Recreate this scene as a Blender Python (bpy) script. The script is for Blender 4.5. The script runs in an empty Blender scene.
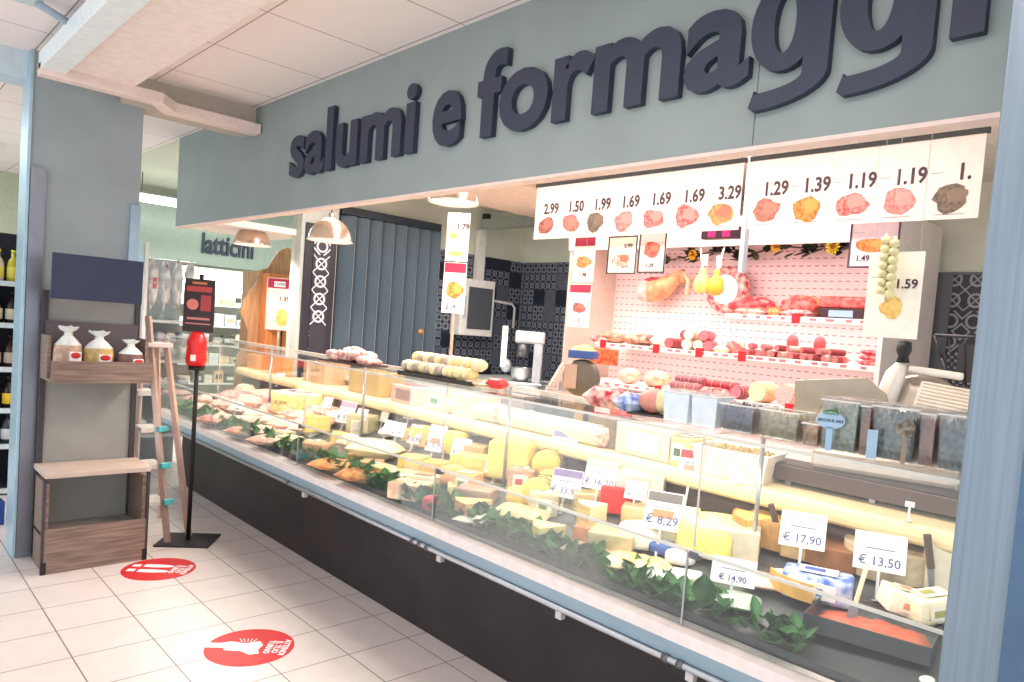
import bpy, math, random
from math import pi, sin, cos, radians as R
from mathutils import Vector, Matrix, Euler, noise
rnd = random.Random(7)
scn = bpy.context.scene
COL = scn.collection

# ------------------------------------------------------------------ camera
YAW, PITCH, ROLL = R(-44.90), R(3.06), R(4.493)
FPX, CX, CY = 723.5, 552.72, 368.82
cy_, sy_, cp_, sp_ = cos(YAW), sin(YAW), cos(PITCH), sin(PITCH)
fwd = Vector((-sy_*cp_, cy_*cp_, -sp_)); rt = Vector((cy_, sy_, 0)); up = rt.cross(fwd)
r2 = rt*cos(ROLL)+up*sin(ROLL); u2 = up*cos(ROLL)-rt*sin(ROLL)
CAM = Vector((-0.7758, 0.0, 1.6167))
cd = bpy.data.cameras.new('camera'); cam = bpy.data.objects.new('camera', cd); COL.objects.link(cam)
cd.sensor_width = 36; cd.lens = FPX*36/1024
cd.shift_x = -(CX-512)/1024; cd.shift_y = (CY-341)/1024; cd.clip_start = 0.02
cam.matrix_world = Matrix.Translation(CAM) @ Matrix((r2, u2, -fwd)).transposed().to_4x4()
scn.camera = cam
scn.view_settings.view_transform = 'Standard'; scn.view_settings.look = 'None'
scn.view_settings.gamma = 1; scn.view_settings.exposure = 0.0
try: scn.view_settings.use_curve_mapping = False
except Exception: pass
scn.cycles.max_bounces = 8; scn.cycles.transparent_max_bounces = 24
scn.cycles.diffuse_bounces = 4; scn.cycles.sample_clamp_indirect = 4

def ray(px, py): return r2*((px-CX)/FPX) - u2*((py-CY)/FPX) + fwd
def P(px, py, ax, v):
    d = ray(px, py); i = 'xyz'.index(ax); return CAM + d*((v-CAM[i])/d[i])
def proj(p):
    d = Vector(p)-CAM; z = d.dot(fwd); return (CX+FPX*d.dot(r2)/z, CY-FPX*d.dot(u2)/z)
def Yat(px, x, z):            # the y at which a real line (x, z) stands in front of a column of the photo
    a, b = 0.2, 13.0
    for _ in range(50):
        m = (a+b)/2
        if proj((x, m, z))[0] > px: a = m
        else: b = m
    return (a+b)/2

# ------------------------------------------------------------------ world and room lights
w = bpy.data.worlds.new('world'); scn.world = w; w.use_nodes = True
bg = w.node_tree.nodes['Background']; bg.inputs[0].default_value = (0.84, 0.93, 1.0, 1); bg.inputs[1].default_value = 1.65
def area(name, loc, size, sizey, power, col, rot=(0, 0, 0), spread=180):
    l = bpy.data.lights.new(name, 'AREA'); l.shape = 'RECTANGLE'; l.size = size; l.size_y = sizey
    l.energy = power; l.color = col; l.spread = R(spread)
    o = bpy.data.objects.new(name, l); COL.objects.link(o); o.location = loc; o.rotation_euler = rot; return o
area('aisle_light', (0.2, 1.2, 2.84), 0.3, 3.5, 30, (1, .86, .8))
area('back_store_light', (-1.2, 8.3, 2.9), 1.2, 3.0, 60, (.8, .93, 1))
area('far_store_light', (2.2, 8.6, 2.9), 2.5, 0.4, 70, (.95, 1, .95))
area('deli_light_over_counter', (1.85, 3.2, 2.70), 0.3, 4.6, 62, (1, .88, .8))
area('deli_light_back', (3.0, 3.3, 2.6), 0.6, 3.6, 62, (1, .93, .86))
area('cold_cabinet_light', (3.68, 3.05, 2.28), 0.10, 2.4, 7, (1, .70, .70), (0, R(-18), 0))
for z_, x_ in ((1.80, 3.99), (1.50, 3.82), (1.19, 3.70)):
    area('cabinet_shelf_light', (x_, 3.0, z_), 0.04, 2.2, 4.0, (1, .93, .92), (0, R(-15), 0))
area('counter_fill_light', (1.34, 3.5, 1.29), 0.04, 6.2, 31, (1, .92, .78), (0, R(-18), 0))  # added fill along the front glass to brighten the products, no LED fixture
area('dairy_cabinet_light', (2.9, 9.75, 1.9), 1.9, 0.15, 55, (1, 1, .95), (R(25), 0, 0))

# ------------------------------------------------------------------ materials
def lin(c):
    return tuple(((v/255)/12.92 if v/255 <= .04045 else ((v/255+.055)/1.055)**2.4) for v in c)+(1,)
MC = {}
def mat(rgb, rough=.6, metal=0, var=0.0, scale=20, bump=0, rgb2=None, emit=0, alpha=None, name=None, spec=.5):
    key = (rgb, rough, metal, var, scale, bump, rgb2, emit, alpha, spec)
    if key in MC: return MC[key]
    m = bpy.data.materials.new(name or 'material'); m.use_nodes = True; nt = m.node_tree; b = nt.nodes['Principled BSDF']
    b.inputs['Roughness'].default_value = rough; b.inputs['Metallic'].default_value = metal
    b.inputs['Specular IOR Level'].default_value = spec
    tc = nt.nodes.new('ShaderNodeTexCoord'); n = nt.nodes.new('ShaderNodeTexNoise')
    n.inputs['Scale'].default_value = scale; n.inputs['Detail'].default_value = 4
    nt.links.new(tc.outputs['Object'], n.inputs['Vector'])
    c1 = lin(rgb)
    if rgb2 is None:
        k = max(var, .04); c2 = tuple(min(1, x*(1+k)) for x in c1[:3])+(1,); c1 = tuple(x*(1-k) for x in c1[:3])+(1,)
    else: c2 = lin(rgb2)
    cr = nt.nodes.new('ShaderNodeValToRGB'); e = cr.color_ramp.elements
    e[0].position = .38; e[1].position = .62; e[0].color = c1; e[1].color = c2
    nt.links.new(n.outputs['Fac'], cr.inputs[0]); nt.links.new(cr.outputs[0], b.inputs['Base Color'])
    if bump:
        bp = nt.nodes.new('ShaderNodeBump'); bp.inputs['Strength'].default_value = bump; bp.inputs['Distance'].default_value = .01
        nt.links.new(n.outputs['Fac'], bp.inputs['Height']); nt.links.new(bp.outputs[0], b.inputs['Normal'])
    if emit:
        b.inputs['Emission Color'].default_value = lin(rgb); b.inputs['Emission Strength'].default_value = emit
    MC[key] = m; return m
def glass_mat(name, tint=(.97, .985, .98), gloss=.09, milk=.03, rough=.02):
    m = bpy.data.materials.new(name); m.use_nodes = True; nt = m.node_tree; nt.nodes.clear()
    out = nt.nodes.new('ShaderNodeOutputMaterial'); t = nt.nodes.new('ShaderNodeBsdfTransparent'); t.inputs[0].default_value = tint+(1,)
    g = nt.nodes.new('ShaderNodeBsdfGlossy'); g.inputs['Roughness'].default_value = rough
    d = nt.nodes.new('ShaderNodeBsdfDiffuse'); d.inputs[0].default_value = (.9, .93, .93, 1)
    lw = nt.nodes.new('ShaderNodeFresnel'); lw.inputs[0].default_value = 1.45
    mm = nt.nodes.new('ShaderNodeMath'); mm.operation = 'MULTIPLY_ADD'; mm.inputs[1].default_value = .38; mm.inputs[2].default_value = gloss*.3
    nt.links.new(lw.outputs[0], mm.inputs[0])
    a = nt.nodes.new('ShaderNodeMixShader'); b = nt.nodes.new('ShaderNodeMixShader')
    b.inputs[0].default_value = milk
    nt.links.new(t.outputs[0], b.inputs[1]); nt.links.new(d.outputs[0], b.inputs[2])
    nt.links.new(mm.outputs[0], a.inputs[0]); nt.links.new(b.outputs[0], a.inputs[1]); nt.links.new(g.outputs[0], a.inputs[2])
    nt.links.new(a.outputs[0], out.inputs[0]); return m
class NT:
    """small node-graph writer for patterned surfaces"""
    def __init__(s, name, rough=.6):
        s.m = bpy.data.materials.new(name); s.m.use_nodes = True; s.nt = s.m.node_tree
        s.b = s.nt.nodes['Principled BSDF']; s.b.inputs['Roughness'].default_value = rough
        tc = s.nt.nodes.new('ShaderNodeTexCoord'); s.sep = s.nt.nodes.new('ShaderNodeSeparateXYZ')
        s.vec = tc.outputs['Object']; s.nt.links.new(s.vec, s.sep.inputs[0])
    def ax(s, a): return s.sep.outputs['XYZ'.index(a)]
    def f(s, op, a, b=None, c=None):
        n = s.nt.nodes.new('ShaderNodeMath'); n.operation = op
        for i, v in enumerate((a, b, c)):
            if v is None: continue
            if isinstance(v, (int, float)): n.inputs[i].default_value = v
            else: s.nt.links.new(v, n.inputs[i])
        return n.outputs[0]
    def cell(s, a, off, per):    # centred coordinate inside a repeating cell, -.5 .. .5
        return s.f('SUBTRACT', s.f('FRACT', s.f('DIVIDE', s.f('SUBTRACT', s.ax(a), off), per)), .5)
    def mix(s, fac, c1, c2):
        n = s.nt.nodes.new('ShaderNodeMix'); n.data_type = 'RGBA'
        if isinstance(fac, (int, float)): n.inputs[0].default_value = fac
        else: s.nt.links.new(fac, n.inputs[0])
        for i, c in ((6, c1), (7, c2)):
            if isinstance(c, tuple): n.inputs[i].default_value = c
            else: s.nt.links.new(c, n.inputs[i])
        return n.outputs[2]
    def noise(s, scale, detail=3):
        n = s.nt.nodes.new('ShaderNodeTexNoise'); n.inputs['Scale'].default_value = scale; n.inputs['Detail'].default_value = detail
        s.nt.links.new(s.vec, n.inputs['Vector']); return n.outputs['Fac']
    def done(s, c): s.nt.links.new(c, s.b.inputs['Base Color']); return s.m
def grid_mat(name, axes, offs, pers, w_, tile, line, rough, line2=None, nz=.06):
    g = NT(name, rough); fs = []
    for a, o, p in zip(axes, offs, pers):
        fs.append(g.f('GREATER_THAN', g.f('ABSOLUTE', g.cell(a, o+p/2*0, p)), .5-w_/p/2))
    k = g.f('MAXIMUM', *fs)
    nzf = g.noise(9, 5)
    c = g.mix(nzf, tuple(x*(1-nz*2) for x in tile[:3])+(1,), tuple(min(1, x*(1+nz)) for x in tile[:3])+(1,))
    return g.done(g.mix(k, c, line))
M_floor = grid_mat('floor_tile', 'XY', (0, 4.6464), (.33, .33), .0055, lin((226, 216, 212)), lin((120, 112, 112)), .32)
M_ceil = grid_mat('ceiling_panel', 'XY', (.64, 4.85), (.62, .675), .008, lin((252, 242, 238)), lin((176, 156, 152)), .8, nz=.02)
def deco_mat(name, a1, a2, base=(34, 40, 56), motif=(150, 156, 172), per=.085):
    g = NT(name, .3)
    u = g.cell(a1, 0, per); v = g.cell(a2, 0, per)
    au, av = g.f('ABSOLUTE', u), g.f('ABSOLUTE', v)
    r = g.f('SQRT', g.f('ADD', g.f('MULTIPLY', u, u), g.f('MULTIPLY', v, v)))
    ring = g.f('LESS_THAN', g.f('ABSOLUTE', g.f('SUBTRACT', r, .3)), .055)
    dia = g.f('LESS_THAN', g.f('ABSOLUTE', g.f('SUBTRACT', g.f('ADD', au, av), .62)), .06)
    crs = g.f('LESS_THAN', g.f('ABSOLUTE', g.f('SUBTRACT', au, av)), .045)
    chk = g.f('LESS_THAN', g.f('MULTIPLY', g.f('SINE', g.f('MULTIPLY', u, 18.85)), g.f('SINE', g.f('MULTIPLY', v, 18.85))), -.2)
    # which of the patchwork motifs a tile carries, one every two cells
    w1 = g.nt.nodes.new('ShaderNodeTexWhiteNoise'); cb = g.nt.nodes.new('ShaderNodeCombineXYZ')
    for i, a in enumerate((a1, a2)):
        g.nt.links.new(g.f('FLOOR', g.f('DIVIDE', g.ax(a), per*2)), cb.inputs[i])
    g.nt.links.new(cb.outputs[0], w1.inputs['Vector']); sel = w1.outputs['Value']
    A = g.f('MAXIMUM', ring, crs); B_ = g.f('MAXIMUM', dia, ring)
    f = g.f('MULTIPLY', A, g.f('LESS_THAN', sel, .38))
    f = g.f('ADD', f, g.f('MULTIPLY', B_, g.f('MULTIPLY', g.f('GREATER_THAN', sel, .38), g.f('LESS_THAN', sel, .68))))
    f = g.f('ADD', f, g.f('MULTIPLY', chk, g.f('MULTIPLY', g.f('GREATER_THAN', sel, .68), g.f('LESS_THAN', sel, .84))))
    return g.done(g.mix(f, lin(base), lin(motif)))
M_decoX = deco_mat('patterned_tile_end', 'X', 'Z'); M_decoY = deco_mat('patterned_tile_back', 'Y', 'Z')
def peg_mat():
    g = NT('perforated_panel', .4)
    u = g.f('ABSOLUTE', g.cell('Y', 0, .06)); v = g.f('ABSOLUTE', g.cell('Z', 0, .055))
    k = g.f('MULTIPLY', g.f('LESS_THAN', u, .26), g.f('LESS_THAN', v, .07))
    return g.done(g.mix(k, lin((240, 214, 212)), lin((170, 122, 124))))
M_peg = peg_mat()
def wood_mat(name, c1, c2, axis='X', rough=.6):
    g = NT(name, rough); mp = g.nt.nodes.new('ShaderNodeMapping'); g.nt.links.new(g.vec, mp.inputs[0])
    sc = {'X': (2, 30, 30), 'Y': (30, 2, 30), 'Z': (30, 30, 2)}[axis]; mp.inputs['Scale'].default_value = sc
    n = g.nt.nodes.new('ShaderNodeTexNoise'); n.inputs['Scale'].default_value = 2.2; n.inputs['Detail'].default_value = 6
    g.nt.links.new(mp.outputs[0], n.inputs['Vector']); cr = g.nt.nodes.new('ShaderNodeValToRGB')
    cr.color_ramp.elements[0].position = .35; cr.color_ramp.elements[1].position = .65
    cr.color_ramp.elements[0].color = lin(c1); cr.color_ramp.elements[1].color = lin(c2)
    g.nt.links.new(n.outputs['Fac'], cr.inputs[0]); return g.done(cr.outputs[0])
M_glass = glass_mat('counter_glass', tint=(.985, .985, .98), gloss=.08, milk=.012)
M_glass2 = glass_mat('low_front_glass', tint=(.95, .975, .97), gloss=.07, milk=.02)
M_edge = mat((222, 220, 210), .25)
M_film = glass_mat('clear_film', tint=(.95, .96, .97), gloss=.5, milk=.14, rough=.12)
M_tub = glass_mat('clear_tub', tint=(.97, .97, .97), gloss=.15, milk=.04, rough=.1)
M_hdr = mat((148, 160, 158), .75, var=.03, scale=3)
M_colm = mat((158, 170, 174), .7, var=.05, scale=4)
M_white = mat((240, 238, 234), .5); M_wallw = mat((226, 228, 214), .8, var=.03, scale=3)
M_navy = mat((46, 54, 84), .5); M_letter = mat((46, 54, 74), .55)
M_steel = mat((188, 192, 196), .3, .85); M_steeld = mat((110, 112, 116), .35, .7)
M_black = mat((26, 24, 26), .5); M_dark = mat((46, 44, 46), .55, var=.15, scale=6)
M_cream = mat((246, 226, 178), .5, var=.04, scale=6)
M_red = mat((206, 32, 40), .45); M_ink = mat((70, 40, 56), .6); M_blueink = mat((60, 74, 140), .6)
M_paper = mat((236, 218, 210), .6); M_papw = mat((250, 250, 250), .55)
M_leaf = mat((66, 122, 70), .5, var=.35, scale=18); M_leafd = mat((50, 62, 48), .6, var=.3)

# ------------------------------------------------------------------ geometry helpers
class B:
    def __init__(s, M=None): s.v = []; s.f = []; s.M = M or Matrix.Identity(4)
    def add(s, vs, fs):
        o = len(s.v); s.v += [tuple(s.M @ Vector(v)) for v in vs]; s.f += [tuple(o+i for i in f) for f in fs]; return s
    def box(s, x0, x1, y0, y1, z0, z1, rz=0):
        c = Vector(((x0+x1)/2, (y0+y1)/2, 0)); vs = []
        for z in (z0, z1):
            for x, y in ((x0, y0), (x1, y0), (x1, y1), (x0, y1)):
                p = Vector((x, y, z))
                if rz:
                    q = p-c; p = Vector((c.x+q.x*cos(rz)-q.y*sin(rz), c.y+q.x*sin(rz)+q.y*cos(rz), z))
                vs.append(p)
        return s.add(vs, [(0, 3, 2, 1), (4, 5, 6, 7), (0, 1, 5, 4), (1, 2, 6, 5), (2, 3, 7, 6), (3, 0, 4, 7)])
    def tube(s, pts, r, n=10, r1=None, cap=True):
        pts = [Vector(p) for p in pts]; rings = []; m = len(pts)
        for i, p in enumerate(pts):
            t = (pts[min(i+1, m-1)]-pts[max(i-1, 0)]).normalized()
            a = t.cross(Vector((0, 0, 1)) if abs(t.z) < .9 else Vector((1, 0, 0))).normalized(); b = t.cross(a)
            rr = r[i] if isinstance(r, (list, tuple)) else (r if r1 is None else r+(r1-r)*i/(m-1))
            rings.append([p+a*rr*cos(2*pi*k/n)+b*rr*sin(2*pi*k/n) for k in range(n)])
        vs = [v for rg in rings for v in rg]; fs = []
        for i in range(m-1):
            for k in range(n): fs.append((i*n+k, (i+1)*n+k, (i+1)*n+(k+1) % n, i*n+(k+1) % n))
        if cap: fs.append(tuple(range(n))); fs.append(tuple((m-1)*n+k for k in reversed(range(n))))
        return s.add(vs, fs)
    def lathe(s, prof, n=24, c=(0, 0, 0), a0=0, a1=2*pi):
        full = abs(a1-a0-2*pi) < 1e-6; m = n if full else n+1; vs = []; fs = []
        for r, z in prof:
            for k in range(m):
                a = a0+(a1-a0)*k/n; vs.append((c[0]+r*cos(a), c[1]+r*sin(a), c[2]+z))
        for i in range(len(prof)-1):
            for k in range(n): k2 = (k+1) % m; fs.append((i*m+k, i*m+k2, (i+1)*m+k2, (i+1)*m+k))
        return s.add(vs, fs)
    def prism(s, poly, z0, z1):
        n = len(poly); vs = [(x, y, z0) for x, y in poly]+[(x, y, z1) for x, y in poly]
        fs = [tuple(reversed(range(n))), tuple(range(n, 2*n))]+[(i, (i+1) % n, n+(i+1) % n, n+i) for i in range(n)]
        return s.add(vs, fs)
    def prismY(s, poly, y0, y1):      # outline in x,z pushed along y
        n = len(poly); vs = [(x, y0, z) for x, z in poly]+[(x, y1, z) for x, z in poly]
        fs = [tuple(range(n)), tuple(reversed(range(n, 2*n)))]+[(i, n+i, n+(i+1) % n, (i+1) % n) for i in range(n)]
        return s.add(vs, fs)
    def ell(s, c, r, nz=0, seed=0, n=14, m=9, fq=3, flat=None):
        c = Vector(c); vs = []; fs = []
        for j in range(m+1):
            t = pi*j/m
            for k in range(n):
                a = 2*pi*k/n; d = Vector((sin(t)*cos(a), sin(t)*sin(a), cos(t)))
                q = 1+(nz*noise.noise(d*fq+Vector((seed*3.1, seed*1.7, 0))) if nz else 0)
                p = Vector((c.x+d.x*r[0]*q, c.y+d.y*r[1]*q, c.z+d.z*r[2]*q))
                if flat is not None: p.z = max(p.z, flat)
                vs.append(p)
        for j in range(m):
            for k in range(n): fs.append((j*n+k, (j+1)*n+k, (j+1)*n+(k+1) % n, j*n+(k+1) % n))
        return s.add(vs, fs)
    def leaf(s, c, L, W, az, el, curl=.3, th=.0015):
        c = Vector(c); d = Vector((cos(az)*cos(el), sin(az)*cos(el), sin(el))); sd = Vector((-sin(az), cos(az), 0)); nn = d.cross(sd)
        vs = []; fs = []
        for o in (0, th):
            for i in range(6):
                t = i/5; ww = W*sin(pi*min(1, t*.9+.08))*.5; q = c+d*L*t-nn*(curl*L*t*t)*-1*.5+nn*o
                vs += [q-sd*ww+nn*ww*.4, q, q+sd*ww+nn*ww*.4]
        for o in (0, 18):
            for i in range(5):
                for k in range(2):
                    a = o+i*3+k; f = (a, a+1, a+4, a+3); fs.append(f if o else f[::-1])
        for i in range(5):
            fs.append((i*3, i*3+3, 18+i*3+3, 18+i*3)); fs.append((i*3+2, 18+i*3+2, 18+i*3+5, i*3+5))
        return s.add(vs, fs)
    def heap(s, x0, x1, y0, y1, z, h, nx=18, ny=14, seed=0, rough=.35, fq=25, base=0):
        """solid mound on a rectangular footprint"""
        vs = []; fs = []
        for j in range(ny+1):
            for i in range(nx+1):
                u, v = i/nx, j/ny; e = min(1, 4*min(u, 1-u)+base)*min(1, 4*min(v, 1-v)+base); e = e**.5 if e > 0 else 0
                x, y = x0+(x1-x0)*u, y0+(y1-y0)*v
                vs.append((x, y, z+h*e*(1-rough+rough*2*abs(noise.noise(Vector((x*fq, y*fq, seed*7.3)))))))
        for j in range(ny):
            for i in range(nx):
                a = j*(nx+1)+i; fs.append((a, a+1, a+nx+2, a+nx+1))
        per = [i for i in range(nx+1)]+[j*(nx+1)+nx for j in range(1, ny+1)]+[ny*(nx+1)+i for i in range(nx-1, -1, -1)]+[j*(nx+1) for j in range(ny-1, 0, -1)]
        k = len(vs); vs += [(vs[i][0], vs[i][1], z-.001) for i in per]; m = len(per)
        fs += [(per[i], k+i, k+(i+1) % m, per[(i+1) % m]) for i in range(m)]+[tuple(reversed(range(k, k+m)))]
        return s.add(vs, fs)
    def build(s, name, m, parent=None, smooth=False, bev=0, loc=None, rot=None, mod=None):
        me = bpy.data.meshes.new(name); me.from_pydata(s.v, [], s.f); me.update()
        me.materials.append(m)
        if smooth: me.polygons.foreach_set('use_smooth', [True]*len(me.polygons))
        o = bpy.data.objects.new(name, me); COL.objects.link(o)
        if parent is not None: o.parent = parent
        if loc is not None: o.location = loc
        if rot is not None: o.rotation_euler = rot
        if bev:
            b = o.modifiers.new('bevel', 'BEVEL'); b.width = bev; b.segments = 3; b.limit_method = 'ANGLE'; b.angle_limit = R(35)
        return o
def thing(name, label, cat, loc=(0, 0, 0), rz=0, group=None, tilt=None):
    o = bpy.data.objects.new(name, None); o.empty_display_size = .05; COL.objects.link(o)
    o.location = loc; o.rotation_euler = (0, 0, rz) if tilt is None else (tilt[0], tilt[1], rz)
    o['label'] = label; o['category'] = cat
    if group: o['group'] = group
    return o
def tag(o, label, cat, group=None, kind=None):
    o['label'] = label; o['category'] = cat
    if group: o['group'] = group
    if kind: o['kind'] = kind
    return o
def struct(o, label=None):
    o['kind'] = 'structure'
    if label: o['label'] = label
    return o
TC = {}
def text_mesh(s, size=1, bold=0.0, ext=0.0, sx=1.0, align='CENTER', shear=0):
    """text as a mesh standing in x,z, reading towards +x, facing -y"""
    key = (s, bold, ext/size if size else 0, sx, align, shear, size)
    if key in TC: return TC[key]
    cu = bpy.data.curves.new('text', 'FONT'); cu.body = s; cu.size = size; cu.offset = bold*size; cu.extrude = ext
    cu.align_x = align; cu.resolution_u = 4 if size > .2 else 2; cu.shear = shear
    if size > .2: cu.bevel_depth = 0
    ob = bpy.data.objects.new('t', cu); COL.objects.link(ob); bpy.context.view_layer.update()
    me = bpy.data.meshes.new_from_object(ob.evaluated_get(bpy.context.evaluated_depsgraph_get()))
    bpy.data.objects.remove(ob); bpy.data.curves.remove(cu)
    for v in me.vertices: v.co = Vector((v.co.x*sx, -v.co.z, v.co.y))
    me.update(); TC[key] = me; return me
def text_obj(name, s, size, m, parent, loc, bold=0.0, ext=0.0004, sx=1.0, align='CENTER', rot=None, shear=0):
    me = text_mesh(s, size, bold, ext, sx, align, shear).copy(); me.name = name; me.materials.clear(); me.materials.append(m)
    o = bpy.data.objects.new(name, me); COL.objects.link(o); o.parent = parent; o.location = loc
    if rot: o.rotation_euler = rot
    return o
SEE = -pi/2      # turns a -y facing front towards the aisle (-x)

# ================================================================== SETTING
struct(B().box(-4, 6, -3, 12, -.05, 0).build('floor', M_floor), 'pale square floor tiles with thin grey joints')
c = struct(B().box(-4, 1.29, -3, 12, 3.0, 3.06).build('ceiling', M_ceil), 'suspended ceiling of pale panels over the aisle')
struct(B().box(1.341, 6, -3, 6.2, 2.82, 2.88).build('ceiling', mat((236, 226, 214), .8)), 'plain pale ceiling over the deli area')
struct(B().box(1.29, 6, 6.2, 12, 3.0, 3.06).build('ceiling', mat((214, 216, 196), .8)), 'pale ceiling over the far store')
# the lettered fascia board over the counter, two panels with a fine joint
hb = B().box(1.29, 1.34, 1.255, 6.8, 2.25, 3.0).box(1.29, 1.34, .2, 1.25, 2.25, 3.0).box(1.294, 1.338, .2, 6.8, 2.252, 2.99)
struct(hb.build('wall_front', M_hdr), 'grey green fascia wall above the deli counter')
struct(B().box(1.288, 1.345, .2, 6.8, 2.237, 2.25).build('trim_1', mat((238, 214, 204), .6)), 'cream strip under the fascia')
struct(B().box(1.341, 2.14, 6.0, 6.8, 2.25, 2.30).build('ceiling', mat((246, 240, 232), .7)), 'low white soffit over the far end of the counter')
# dropped soffit with white side trims
struct(B().box(.12, .46, -3, 4.93, 2.86, 3.0).build('trim_2', mat((244, 230, 224), .8)), 'pale dropped soffit running along the aisle')
struct(B().box(.0, .118, -3, 5.0, 2.83, 2.93).build('trim_3', mat((242, 250, 252), .4), bev=.004), 'white side strip of the soffit')
tr = B().prism([(.0, 4.93), (.62, 4.93), (.74, 5.08), (1.28, 5.08), (1.28, 5.19), (.70, 5.19), (.58, 5.02), (.0, 5.02)], 2.80, 2.868)
struct(tr.build('trim_4', mat((240, 220, 212), .55), bev=.004), 'angled pale casing above the column head')
struct(B().box(.46, 1.288, 5.2, 5.42, 2.82, 3.0).build('trim_5', mat((200, 190, 178), .8)), 'ceiling beam ending at the fascia')
struct(B().box(-3, .02, 5.32, 5.55, 2.84, 3.0).build('trim_6', mat((208, 222, 228), .7)), 'beam left of the column')
struct(B().box(-3, .3, 8.9, 9.1, 2.35, 3.0).build('wall_back', mat((190, 190, 178), .8)), 'bulkhead over the far shelves on the left')
struct(B().box(.02, .60, 5.25, 5.46, 0, 2.999).build('wall_column', M_colm), 'grey column behind the bread stand')
cg = B()
cg.box(.0, .019, 5.235, 5.47, 0, 2.999)
struct(cg.build('trim_7', mat((176, 204, 218), .35, .3), bev=.004), 'pale blue metal corner cladding of the column')
struct(B().box(.02, .095, 5.225, 5.249, 0, 2.33).build('trim_8', mat((138, 140, 150), .3, .6)), 'brushed metal guard on the left of the column')
struct(B().box(.545, .602, 5.225, 5.249, 0, 2.2).build('trim_9', mat((170, 190, 206), .3, .6)), 'brushed metal guard on the right of the column')
# steel-clad pillar close at the right
pm = NT('brushed_cladding', .38); pm.b.inputs['Metallic'].default_value = .35
mp = pm.nt.nodes.new('ShaderNodeMapping'); pm.nt.links.new(pm.vec, mp.inputs[0]); mp.inputs['Scale'].default_value = (60, 60, 1.2)
nn = pm.nt.nodes.new('ShaderNodeTexNoise'); nn.inputs['Scale'].default_value = 2; nn.inputs['Detail'].default_value = 5; pm.nt.links.new(mp.outputs[0], nn.inputs['Vector'])
M_pil = pm.done(pm.mix(nn.outputs['Fac'], lin((112, 128, 142)), lin((150, 166, 180))))
struct(B().box(.98, 1.20, .20, .475, 0, 2.999).build('wall_pillar', M_pil, bev=.006), 'brushed blue grey cladded pillar at the right edge')
struct(B().box(.972, .979, .20, .36, 0, 2.999).build('trim_10', mat((86, 112, 140), .35, .5)), 'darker blue strip on the near pillar')
# deli walls
struct(B().box(2.02, 4.75, 6.0, 6.12, 0, 2.82).build('wall_end', M_wallw), 'pale wall at the far end of the deli')
struct(B().box(4.62, 4.74, .2, 6.0, 0, 2.82).build('wall_rear', M_wallw), 'pale rear wall of the deli')
struct(B().box(2.0, 2.33, 5.9, 6.01, 0, 2.82).build('wall_pier', mat((196, 200, 196), .7)), 'narrow pier at the end of the counter')
struct(B().box(2.03, 2.31, 5.87, 5.899, 0, 2.36).build('trim_11', mat((34, 36, 48), .35)), 'dark tile lining on the pier')
struct(B().box(2.1, 2.25, 5.862, 5.869, 0, 2.3).build('trim_12', deco_mat('pier_tile', 'X', 'Z', (46, 48, 60), (214, 214, 222), .15)), 'patterned tile strip on the pier')
struct(B().box(3.42, 4.6, 5.985, 6.0, 0, 2.33).build('trim_13', M_decoX), 'dark patterned wall tiles at the end wall')
struct(B().box(4.605, 4.62, 1.95, 5.985, 0, 2.33).build('trim_14', M_decoY), 'dark patterned wall tiles on the rear wall')
struct(B().box(4.60, 4.619, .3, 1.94, 0, 2.22).build('trim_15', mat((112, 116, 122), .6)), 'grey wall lining at the right of the cold cabinet')
struct(B().box(4.585, 4.599, 1.30, 1.62, 0, 2.2).build('trim_16', deco_mat('strip_tile', 'Y', 'Z', (44, 44, 54), (150, 150, 160), .14)), 'strip of patterned tiles by the right pillar')
struct(B().box(3.2, 4.62, .1, .2, 0, 2.82).build('wall_right', mat((236, 232, 224), .7)), 'white wall at the near end of the deli')
# ceiling boxes inside the deli
struct(B().box(2.35, 2.62, .3, 4.6, 2.62, 2.68).build('trim_17', mat((196, 190, 188), .35, .5), bev=.004), 'metal cable tray above the price banners')
struct(B().box(2.62, 4.6, 3.9, 4.9, 2.62, 2.82).build('trim_18', mat((232, 206, 186), .7)), 'cream boxed duct under the deli ceiling')
struct(B().box(2.4, 3.4, 5.3, 5.9, 2.74, 2.82).build('trim_19', mat((224, 214, 196), .7)), 'low cream panel over the blinds')
# far store
struct(B().box(-4, 6, 11.0, 11.1, 0, 3.0).build('wall_far', mat((206, 208, 186), .8)), 'pale far wall of the store')
struct(B().box(1.2, 4.6, 9.9, 10.0, 2.1, 2.9).build('wall_dairy', mat((160, 170, 160), .8)), 'grey green fascia over the dairy cabinet')

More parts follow.
